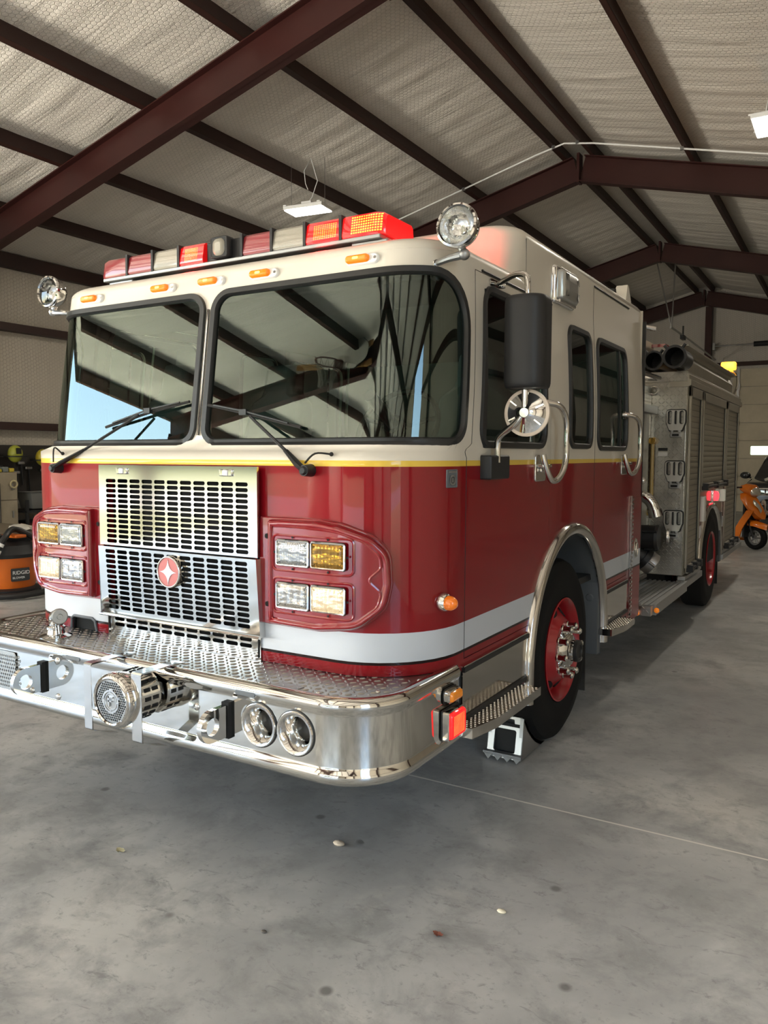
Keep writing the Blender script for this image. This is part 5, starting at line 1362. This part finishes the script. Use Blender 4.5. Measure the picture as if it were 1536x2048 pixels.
# floor litter
for nm, lb, (x, y), r, c, ct in (('pebble', 'pale pebble on the concrete below the bumper corner', (.785, .159), .028, (.42, .36, .28), 'pebble'), ('dry_leaf', 'small reddish dry leaf on the floor in the foreground', (1.435, -.189), .018, (.16, .05, .03), 'leaf'),
                        ('wood_chip', 'pale chip of wood on the floor toward the open aisle', (1.572, .055), .018, (.6, .55, .42), 'chip'), ('dry_leaf', 'crumpled tan dry leaf on the floor under the siren side', (.031, -.363), .022, (.36, .33, .2), 'leaf'), ('pebble', 'tiny dark pebble on the floor in front of the bumper', (.909, -.487), .012, (.08, .07, .06), 'pebble')):
    mb = MB()
    if nm == 'dry_leaf':
        pts = [(cos(a) * r * (1 + .3 * sin(3 * a)), sin(a) * r * .7) for a in [k * PI / 7 for k in range(14)]]
        mb.add([(x + a, y + b, .004 + .006 * abs(sin(i * 1.7))) for i, (a, b) in enumerate(pts)] + [(x, y, .003)], [(i, (i + 1) % 14, 14) for i in range(14)])
    else:
        mb.sphere((x, y, r * .30), r, 9, 6, 0, (1, .7, .34))
    o = obj(nm, mb, mat('litter_' + nm + str(len(MATS)), c, .8), None); tag(o, lb, ct)

# ---- far left: locker, wall of tools, table, vacuum
t = thing('metal_locker', 'beige steel locker standing at the left wall under hanging gear', 'locker', (-8.68, 4.68, 0))
mb = MB(); mb.bx((-8.95, 4.44, .0), (-8.42, 4.93, 1.38)); obj('cabinet_body', mb, beige, t, bevel=.008)
for y0, y1 in ((4.45, 4.92),):
    for z0, z1 in ((.08, .52), (.53, .95), (.96, 1.36)):
        mb = MB(); mb.bx((-8.42, y0 + .008, z0), (-8.405, y1 - .008, z1)); dr = obj('locker_door', mb, beige, t, bevel=.004)
        mb = MB(); mb.bx((-8.405, y1 - .10, (z0 + z1) / 2 - .05), (-8.385, y1 - .08, (z0 + z1) / 2 + .05)); obj('latch_handle', mb, alu, dr)
mb = MB(); mb.tube([(-8.39, 4.62, .35), (-8.39, 4.62, 1.22)], .008, 6); obj('locking_bar', mb, blackp, t)
mb = MB(); mb.tube([(-8.37, 4.84 + .055 * cos(a), 1.20 + .055 * sin(a)) for a in [k * PI / 8 for k in range(16)]], .014, 6, closed=True); o = obj('hanging_tape_roll', mb, mat('tape', (.45, .38, .22), .6), None); tag(o, 'roll of tan tape hanging on the front of the beige locker', 'tape')
# things on top of the locker
for k, (y, w, h, c, nm, lb) in enumerate(((4.51, .10, .07, (.5, .04, .02), 'tool_case', 'red tool case on top of the beige locker'), (4.64, .13, .05, (.45, .36, .03), 'tool_case', 'flat yellow tool case lying on top of the beige locker'), (4.77, .09, .08, (.16, .18, .17), 'battery_charger', 'grey battery charger on top of the beige locker'), (4.87, .08, .06, (.55, .42, .04), 'tool_case', 'small yellow tool case at the locker top edge'))):
    mm = mat('box' + str(k), c, .5)
    t2 = thing(nm, lb, 'charger' if nm == 'battery_charger' else 'tool case', (-8.6, y, 1.38))
    mb = MB(); mb.bx((-8.72, y - w / 2, 1.382), (-8.45, y + w / 2, 1.382 + h)); obj('case_body', mb, mm, t2, bevel=.012)
    mb = MB(); mb.tube([(-8.58, y - w / 3, 1.38 + h), (-8.58, y - w / 3, 1.40 + h), (-8.58, y + w / 3, 1.40 + h), (-8.58, y + w / 3, 1.38 + h)], .008, 6); obj('carry_handle', mb, blackp, t2)
# dark peg board with gear
peg = mat('pegboard', (.035, .03, .025), .8); t_ = NT(peg)
mb = MB(); mb.bx((-9.0, 4.45, .95), (-8.97, 7.2, 1.80)); o = obj('mounted_pegboard', mb, peg, None); tag(o, 'dark pegboard on the left wall behind the locker', 'pegboard')
def helmet(y, z, c, lb):
    t2 = thing('hanging_helmet', lb, 'helmet', (-8.75, y, z)); m_ = mat('helmet' + str(round(y, 2)), c, .35, 0, .5)
    mb = MB(); mb.sphere((-8.75, y, z), .12, 16, 10, 0, (.8, 1, 1.15)); obj('shell', mb, m_, t2)
    mb = MB(); mb.lathe((-8.75, y, z - .05), (0, 0, 1), [(0, .11), (.0, .19), (.012, .19), (.02, .11)], 20); obj('brim', mb, blackp, t2)
    mb = MB(); mb.bx((-8.665, y - .04, z + .0), (-8.645, y + .04, z + .09)); obj('front_shield', mb, blackp, t2)
helmet(5.13, 1.66, (.40, .42, .05), 'yellow-green helmet hanging on the pegboard above the locker')
helmet(5.62, 1.60, (.50, .40, .03), 'bright yellow helmet hanging on the pegboard next to the engine corner')
helmet(4.70, 1.66, (.20, .16, .12), 'dull brown helmet hanging on the pegboard at the picture edge')
k = 0
for y, z, L_ in ((5.35, 1.5, .34), (5.48, 1.42, .45), (5.26, 1.35, .3), (5.75, 1.38, .36), (5.0, 1.4, .22)):
    t2 = thing('hanging_' + ['wrench', 'hammer', 'pry_bar', 'spanner', 'pliers'][k], ['long handled wrench', 'black hammer', 'grey pry bar', 'short spanner', 'dark pair of pliers'][k] + ' hanging on the pegboard ' + ['below the yellow-green helmet', 'in the middle of the board', 'low beside the locker', 'below the bright yellow helmet', 'at the locker edge'][k], 'hand tool', (-8.94, y, z)); k += 1
    mb = MB(); mb.tube([(-8.93, y, z), (-8.93, y + .02, z - L_)], .014, 8); obj('tool_handle', mb, rubber, t2)
    mb = MB(); mb.bx((-8.95, y - .06, z - .01), (-8.91, y + .06, z + .035)); obj('tool_head', mb, alu, t2, bevel=.008)
t2 = thing('hanging_hose', 'loop of dark hose hanging from the pegboard beside the engine corner', 'hose', (-8.92, 5.95, 1.3)); mb = MB(); mb.tube([(-8.92, 5.95 + .12 * cos(a), 1.33 + .2 * sin(a)) for a in [j * PI / 10 for j in range(20)]], .018, 8, closed=True); obj('hose', mb, greyp, t2)
t2 = thing('plastic_bin', 'grey plastic bin on the dark shelf beside the locker', 'bin', (-8.6, 5.4, .80))
mb = MB(); mb.rings([[(-8.6 + sx * w, 5.42 + sy * d_, z) for sx, sy in ((-1, -1), (1, -1), (1, 1), (-1, 1))] for z, w, d_ in ((.80, .15, .22), (1.04, .18, .26), (1.06, .20, .28), (1.06, .17, .25), (.82, .14, .21))]); obj('bin_body', mb, mat('bin_grey', (.17, .17, .16), .6), t2)
t2 = thing('storage_shelf', 'dark steel shelf unit between locker and engine', 'shelf', (-8.6, 5.8, 0))
for z in (.35, .78):
    mb = MB(); mb.bx((-8.93, 5.0, z - .03), (-8.3, 6.9, z)); obj('shelf_board', mb, blackp, t2)
for y in (5.02, 6.86):
    for x in (-8.9, -8.33):
        mb = MB(); mb.bx((x - .02, y - .02, 0), (x + .02, y + .02, .95)); obj('upright', mb, blackp, t2)
t2 = thing('storage_box', 'dark red box on the lower board of the shelf unit', 'box', (-8.5, 5.4, .35)); mb = MB(); mb.bx((-8.75, 5.15, .352), (-8.35, 5.65, .58)); obj('box_body', mb, mat('box_dkred', (.09, .02, .015), .6), t2, bevel=.01)
mb = MB(); mb.bx((-8.77, 5.13, .58), (-8.33, 5.67, .61)); obj('box_lid', mb, blackp, t2, bevel=.006)
# work table
t = thing('work_table', 'low wooden work table with a brown top behind the vacuum', 'table', (-6.9, 3.7, 0))
mb = MB(); mb.bx((-7.7, 3.2, .66), (-6.3, 4.1, .70)); obj('table_top', mb, mat('table_brown', (.16, .13, .09), .5), t, bevel=.01)
for x in (-7.6, -6.4):
    for y in (3.3, 4.0):
        mb = MB(); mb.tube([(x, y, .66), (x + .08, y, 0)], .02, 8); obj('leg', mb, blackp, t)
t2 = thing('rag', 'crumpled pale rag on the work table', 'rag', (-6.5, 3.8, .7))
mb = MB(); rnd = random.Random(2); mb.rings([[(-6.45 + (.17 + .04 * rnd.random()) * s * cos(a), 3.62 + .13 * s * sin(a), .702 + h + .02 * rnd.random()) for a in [j * PI / 8 for j in range(16)]] for s, h in ((1, 0), (.85, .03), (.5, .05), (.1, .06))]); obj('cloth', mb, mat('rag_pale', (.45, .42, .36), .9), t2)
# shop vacuum
vx, vy = -5.92, 3.10
t = thing('shop_vacuum', 'orange and black shop vacuum standing behind the engine at the left edge', 'vacuum cleaner', (vx, vy, 0))
mb = MB(); mb.lathe((vx, vy, 0), (0, 0, 1), [(.09, .24), (.09, .27), (.14, .285), (.43, .30), (.46, .31), (.46, .001)], 36); obj('drum', mb, orange, t, angle=30)
mb = MB(); mb.lathe((vx, vy, 0), (0, 0, 1), [(.46, .32), (.50, .325), (.54, .30), (.60, .27), (.64, .20), (.66, .001)], 32); mb.bx((vx - .06, vy - .22, .62), (vx + .10, vy + .22, .72)); lid = obj('motor_head', mb, blackp, t, angle=30)
mb = MB(); mb.bx((vx + .0, vy - .09, .69), (vx + .28, vy + .05, .725)); obj('orange_switch', mb, orange, lid, bevel=.01)
mb = MB(); mb.lathe((vx, vy, 0), (0, 0, 1), [(.03, .26), (.03, .34), (.09, .34), (.11, .27)], 32)
for k_ in range(4):
    a = k_ * PI / 2 + .7; mb.cyl((vx + .32 * cos(a), vy + .32 * sin(a), 0), (vx + .32 * cos(a), vy + .32 * sin(a), .07), .035)
obj('caster_base', mb, blackp, t, angle=30)
cd = Vector((2.6 - vx, -2.5 - vy, 0)).normalized(); sd = Vector((-cd.y, cd.x, 0))
mb = MB(); fl_ = lambda a, b: (Vector((vx, vy, 0)) + sd * a + cd * math.sqrt(.305 ** 2 - a * a) + Vector((0, 0, b)), cd); mb.panel(rrect(.115, .27, .20, .15, .012, 2), [], fl_, .03, .004); obj('name_label', mb, mat('label_black', (.01, .01, .01), .4), t, fix=False)
def text(body, size, loc, rot, m, parent, name='lettering'):
    c = bpy.data.curves.new(name, 'FONT'); c.body = body; c.size = size; c.extrude = .001; c.materials.append(m)
    o2 = bpy.data.objects.new(name, c); COL.objects.link(o2); dg = bpy.context.evaluated_depsgraph_get(); me = bpy.data.meshes.new_from_object(o2.evaluated_get(dg)); COL.objects.unlink(o2); bpy.data.objects.remove(o2)
    o = bpy.data.objects.new(name, me); COL.objects.link(o); o.parent = parent; o.matrix_parent_inverse = Matrix.Translation(-Vector(parent.location)); o.location = loc; o.rotation_euler = rot; return o
rz = math.atan2(cd.y, cd.x) + PI / 2 + .32
p = Vector((vx, vy, .275)) + sd * .032 + cd * .316; text('RIDGID', .058, p, (PI / 2, 0, rz), white_plastic, t)
p = Vector((vx, vy, .225)) + sd * .032 + cd * .316; text('BLOWER', .034, p, (PI / 2, 0, rz), white_plastic, t)
mb = MB(); q = Vector((vx, vy, 0)) - sd * .02 + cd * .31
hp = smooth([Vector((vx + .25, vy + .30, .60)), Vector((vx + .12, vy + .02, .78)), q + Vector((0, 0, .70)) - sd * .02, q + Vector((0, 0, .5)) - sd * .12 + cd * .05, q + Vector((0, 0, .28)) - sd * .22 + cd * .06, q + Vector((0, 0, .08)) - sd * .22 + cd * .1, q + Vector((0, 0, .05)) + sd * .1 + cd * .14, q + Vector((0, 0, .07)) + sd * .45 + cd * .02], 6)
mb.tube(hp, [.034 + .003 * (i % 2) for i in range(len(hp))], 10); ho = obj('vacuum_hose', mb, rubber, t)
mb = MB()
for i in (14, 16, 18): mb.cyl(hp[i], hp[i + 1], .039)
obj('hose_cuff', mb, white_plastic, ho)

# ---- far right: scooter and car
RZ = math.radians(-62)
t = thing('motor_scooter', 'orange motor scooter parked behind the fire engine', 'scooter', (1.13, 12.75, 0), math.radians(-28))
# local: +x forward, z up, front wheel at x=0
so = orange_paint
def wheel_s(x, r=.215):
    mb = MB(); mb.lathe((x, -.05, r), (0, 1, 0), [(0, r * .62), (.0, r * .85), (.02, r * .97), (.05, r), (.08, r * .97), (.10, r * .85), (.10, r * .62)], 28); w = obj('scooter_wheel', mb, tyre_m, t, local=True)
    mb = MB(); mb.lathe((x, -.03, r), (0, 1, 0), [(.0, r * .64), (.0, r * .5), (.02, r * .45), (.06, r * .64)], 24); mb.cyl((x, -.06, r), (x, .06, r), .03)
    for k_ in range(5): a = k_ * 2 * PI / 5; mb.tube([(x, 0, r), (x + r * .62 * cos(a), 0, r + r * .62 * sin(a))], .018, 6)
    obj('wheel_rim', mb, alu, w); return w
wheel_s(0); wheel_s(-1.22)
mb = MB(); mb.tube([(0, .07, .215), (-.10, .07, .50), (-.20, .02, .78)], .02, 8); mb.tube([(0, -.07, .215), (-.10, -.07, .50), (-.20, -.02, .78)], .02, 8); mb.tube([(-.19, 0, .75), (-.24, 0, 1.0)], .025, 8); obj('fork', mb, blackp, t, local=True)
mb = MB(); mb.rings([[(-.02 + dx * 1.0, w * cos(a), z + .10 * sin(a)) for a in [k_ * PI / 8 for k_ in range(9)]] for dx, w, z in ((.24, .02, .36), (.18, .065, .38), (.02, .085, .42), (-.14, .085, .43), (-.20, .06, .42))], 0, False, False, False); obj('front_fender', mb, so, t, local=True, angle=60)
mb = MB(); sec = [(.13, .62, .03), (.12, .66, .12), (-.02, .86, .18), (-.11, .98, .12), (-.13, 1.0, .03)]
R = []
for x, z, w in ((.10, .55, .05), (.11, .62, .13), (.05, .74, .19), (-.06, .90, .20), (-.13, .985, .13), (-.15, 1.0, .06)):
    R.append([(x + .07 - .07 * (yy / .2) ** 2 * 3 * .3 - abs(yy) * .45, yy, z) for yy in [w * (j / 4 - 1) for j in range(9)]] + [(x - .09 - abs(yy) * .2, yy, z) for yy in [w * (1 - j / 4) for j in range(9)]])
mb.rings(R); obj('leg_shield', mb, so, t, local=True, angle=50)
mb = MB()
for s_ in (-1, 1): mb.rings([[(x + dx, s_ * (w + dw), z) for dx, dw in ((-.07, 0), (.07, 0), (.07, -.02), (-.07, -.02))] for x, z, w in ((0, .70, .19), (-.12, .52, .20), (-.22, .36, .19), (-.30, .16, .16), (-.34, .13, .15))])
mb.rings([[(x, y, z) for y in (-.17, .17)] + [(x, y, z - .04) for y in (.17, -.17)] for x, z in ((-.24, .20), (-.40, .20), (-.75, .22))]); obj('floorboard', mb, so, t, local=True)
mb = MB(); mb.bx((-.16, -.16, .22), (-.12, .16, .92)); obj('inner_shield', mb, blackp, t, local=True)
mb = MB(); mb.rings([[(x, w * cos(a), z + h * sin(a)) for a in [k_ * PI / 6 for k_ in range(12)]] for x, w, z, h in ((-.62, .10, .50, .2), (-.8, .17, .50, .22), (-1.2, .18, .58, .16), (-1.5, .10, .64, .08))]); obj('rear_cowl', mb, so, t, local=True)
mb = MB(); mb.rings([[(x, w * cos(a), z + .06 * sin(a)) for a in [k_ * PI / 6 for k_ in range(12)]] for x, w, z in ((-.6, .08, .74), (-.75, .15, .77), (-1.25, .15, .80), (-1.42, .08, .80))]); obj('seat', mb, blackp, t, local=True)
mb = MB(); mb.rings([[(x, w * cos(a), z + h * sin(a)) for a in [k_ * PI / 8 for k_ in range(16)]] for x, w, z, h in ((-.02, .11, 1.02, .08), (-.06, .15, 1.04, .11), (-.18, .16, 1.07, .10), (-.28, .10, 1.08, .06))]); hd = obj('handlebar_cowl', mb, so, t, local=True)
mb = MB(); mb.rings([[(x, w * cos(a), z + h * sin(a)) for a in [k_ * PI / 8 for k_ in range(16)]] for x, w, z, h in ((-.05, .135, 1.025, .09), (-.01, .12, 1.015, .08), (.03, .06, 1.0, .04))]); obj('headlight', mb, mat('scooter_lens', (.6, .56, .48), .12, .6), hd)
mb = MB(); mb.tube([(-.22, -.33, 1.10), (-.22, -.15, 1.10), (-.22, .15, 1.10), (-.22, .33, 1.10)], .016, 8); obj('handlebar', mb, blackp, t, local=True)
for s_ in (-1, 1):
    mb = MB(); mb.rings([[(x, s_ * y + dy, z + dz) for dy, dz in ((-.018, -.03), (.018, -.015), (.018, .03), (-.018, .015))] for x, y, z in ((.125, .05, .68), (.10, .10, .78), (.03, .14, .86))]); obj('indicator_lens', mb, mat('scooter_lens', (.6, .56, .48), .12, .6), t, local=True)

t = thing('black_car', 'black car with chrome grille guard parked before the back door', 'car', (1.35, 17.6, 0))
def car_ring(y, w, zb, zt, r=.12):
    return [Vector((x, y, z)) for x, z in rpoly([(1.35 - w, zb), (1.35 + w, zb), (1.35 + w, zt), (1.35 - w, zt)], r, 4)]
mb = MB(); mb.rings([car_ring(y, w, zb, zt) for y, w, zb, zt in ((16.72, .78, .42, .98), (16.76, .86, .36, 1.03), (17.0, .90, .32, 1.07), (18.0, .93, .30, 1.13), (18.1, .93, .30, 1.14), (21.2, .93, .30, 1.15), (21.6, .86, .36, 1.10))]); cb = obj('car_body', mb, black_car, t, angle=50)
mb = MB(); mb.rings([car_ring(y, w, 1.08, zt, .08) for y, w, zt in ((17.95, .82, 1.12), (18.62, .66, 1.62), (18.8, .66, 1.66), (20.6, .66, 1.66), (21.3, .74, 1.15))]); ch = obj('car_cabin', mb, black_car, t, angle=50)
mb = MB(); mb.panel(rpoly([(-.70, .06), (.70, .06), (.54, .74), (-.54, .74)], .08, 4), [], mp((1.35, 17.955, 1.10), (1, 0, 0), Vector((0, .66, .50)).normalized()), None, .012); obj('car_windscreen', mb, mat('car_glass', (.10, .105, .085), .12, .3), ch, fix=False)
mb = MB(); mb.raised(rrect(1.35, .86, 1.35, .17, .05, 4), [(0, 0), (0, .03), (.02, .035), (.025, .02)], FX(16.73), cap=False)
for x in (.9, 1.35, 1.8): mb.bx((x - .01, 16.70, .78), (x + .01, 16.73, .94))
obj('car_grille', mb, chrome, cb)
mb = MB(); mb.bx((.5, 16.62, .36), (2.2, 16.74, .46)); obj('car_bumper', mb, chrome, cb, bevel=.03)
for k_ in range(5):
    mb = MB(); mb.lathe((.86 + k_ * .17, 16.66, .60), Vector((.4, -1, .5)), [(-.05, .05), (.05, .06), (.1, .05), (.1, .001)], 14); obj('chrome_trumpet', mb, chrome, cb)
for x in (.5, 2.2):
    mb = MB(); mb.raised(rrect(x + (.12 if x < 1 else -.12), .93, .24, .12, .05, 4), [(0, .02), (.01, .04)], FX(16.76)); obj('car_headlight', mb, lens_clr, cb)
    for y in (17.45, 20.7):
        mb = MB(); mb.lathe((x - .06, y, .34), (1, 0, 0), [(0, .01), (0, .2), (0, .32), (.03, .34), (.17, .34), (.2, .32), (.2, .01)], 28); obj('car_wheel', mb, tyre_m, t)
for s_ in (-1, 1):
    mb = MB(); mb.sphere((1.35 + s_ * 1.03, 18.25, 1.19), .12, 12, 8, 0, (1, .5, .7)); mb.tube([(1.35 + s_ * .9, 18.25, 1.13), (1.35 + s_ * 1.0, 18.25, 1.17)], .025, 6); obj('car_mirror', mb, black_car, ch)
t = thing('paper_bag', 'pale crumpled cloth lying on the black car bonnet', 'cloth', (1.1, 17.1, 1.09)); rnd = random.Random(8)
mb = MB(); mb.rings([[(1.06 + (.20 + .05 * rnd.random()) * s * cos(a), 17.05 + .16 * s * sin(a), 1.085 + h + .03 * rnd.random()) for a in [j * PI / 7 for j in range(14)]] for s, h in ((1, 0), (.9, .05), (.55, .09), (.1, .10))]); obj('cloth', mb, mat('rag_pale', (.45, .42, .36), .9), t)

R90 = PI / 2
CAMV = (0.5403541, -0.0729096, 0.0027055, 1573.755, Vector((2.61848, -2.53002, 1.66436)))
SKY = 1.0; SUN = 9.0; EXPO = .42; VT_LOOK = 'None'; VT = 'Standard'
FILLS = [(XL - .3, -8.3, 2.2, 10, 4.2, 60, (.76, .88, 1.0), (R90, 0, -R90)), (XL - .6, -8.0, .3, 10, 3, 6000, (1, .92, .80), (math.radians(152), 0, -R90)),
         (-.8, Y0 - .3, 1.75, 7.2, 3.3, 230, (.80, .90, 1.0), (R90, 0, 0)), (-.8, Y0 - .6, .2, 7.2, 2.5, 500, (1, .92, .80), (math.radians(145), 0, 0)),
         (XRT + .5, -4.5, .3, 2.2, 3, 120, (1, .91, .78), (math.radians(145), 0, R90))]

# ================================================================ camera, daylight
sc = bpy.context.scene
cam = bpy.data.cameras.new('camera'); co = bpy.data.objects.new('camera', cam); COL.objects.link(co)
CY, CP, CR, CFp, CC = CAMV
F_ = Vector((-sin(CY) * cos(CP), cos(CY) * cos(CP), sin(CP))); R_ = Vector((cos(CY), sin(CY), 0)); U_ = R_.cross(F_)
R2 = R_ * cos(CR) + U_ * sin(CR); U2 = U_ * cos(CR) - R_ * sin(CR)
M = Matrix((R2, U2, -F_)).transposed().to_4x4(); M.translation = CC; co.matrix_world = M
cam.sensor_fit = 'VERTICAL'; cam.sensor_height = 24; cam.lens = CFp / 2048 * 24; cam.clip_end = 500; cam.clip_start = .05
sc.camera = co
w = bpy.data.worlds.new('sky'); sc.world = w; w.use_nodes = True; t = w.node_tree
bg = t.nodes['Background']; sk = t.nodes.new('ShaderNodeTexSky'); sk.sky_type = 'NISHITA'; sk.sun_disc = False; sk.sun_elevation = math.radians(48); sk.sun_rotation = math.radians(200); sk.air_density = 1.2; sk.dust_density = .8
t.links.new(sk.outputs[0], bg.inputs[0]); bg.inputs[1].default_value = SKY
s = bpy.data.lights.new('sun', 'SUN'); s.energy = SUN; s.angle = .01; s.color = (1, .94, .82)
so_ = bpy.data.objects.new('sun', s); COL.objects.link(so_); so_.rotation_euler = (math.radians(42), 0, math.radians(-20))
def portal(x, z, wd, h, y=None, rz=0):
    l = bpy.data.lights.new('bay_portal', 'AREA'); l.shape = 'RECTANGLE'; l.size = wd; l.size_y = h; l.cycles.is_portal = True
    o = bpy.data.objects.new('bay_portal', l); COL.objects.link(o); o.location = (x, Y0 - .15 if y is None else y, z); o.rotation_euler = (math.radians(90), 0, rz)
portal(XL - .1, 2.25, 10.2, 4.5, -8.3, -PI / 2); portal(-.8, 1.72, 7.3, 3.3); portal(XRT + .1, 2.25, 2.2, 4.5, -4.5, PI / 2)
def fill(x, y, z, sx, sy, e, col, rot=(math.radians(90), 0, 0)):
    l = bpy.data.lights.new('bay_fill', 'AREA'); l.shape = 'RECTANGLE'; l.size = sx; l.size_y = sy; l.energy = e; l.color = col; l.spread = math.radians(180)  # added fill lamps standing in for sky and ground bounce, hidden from reflections
    o = bpy.data.objects.new('bay_fill', l); COL.objects.link(o); o.location = (x, y, z); o.rotation_euler = rot; o.visible_glossy = False
for a in FILLS: fill(*a)
sc.view_settings.view_transform = VT; sc.view_settings.look = VT_LOOK; sc.view_settings.exposure = EXPO; sc.view_settings.gamma = 1
sc.cycles.use_denoising = True; sc.cycles.max_bounces = 10; sc.cycles.diffuse_bounces = 5; sc.cycles.glossy_bounces = 5; sc.cycles.transparent_max_bounces = 16; sc.cycles.caustics_reflective = False; sc.cycles.caustics_refractive = False; sc.cycles.sample_clamp_indirect = 6
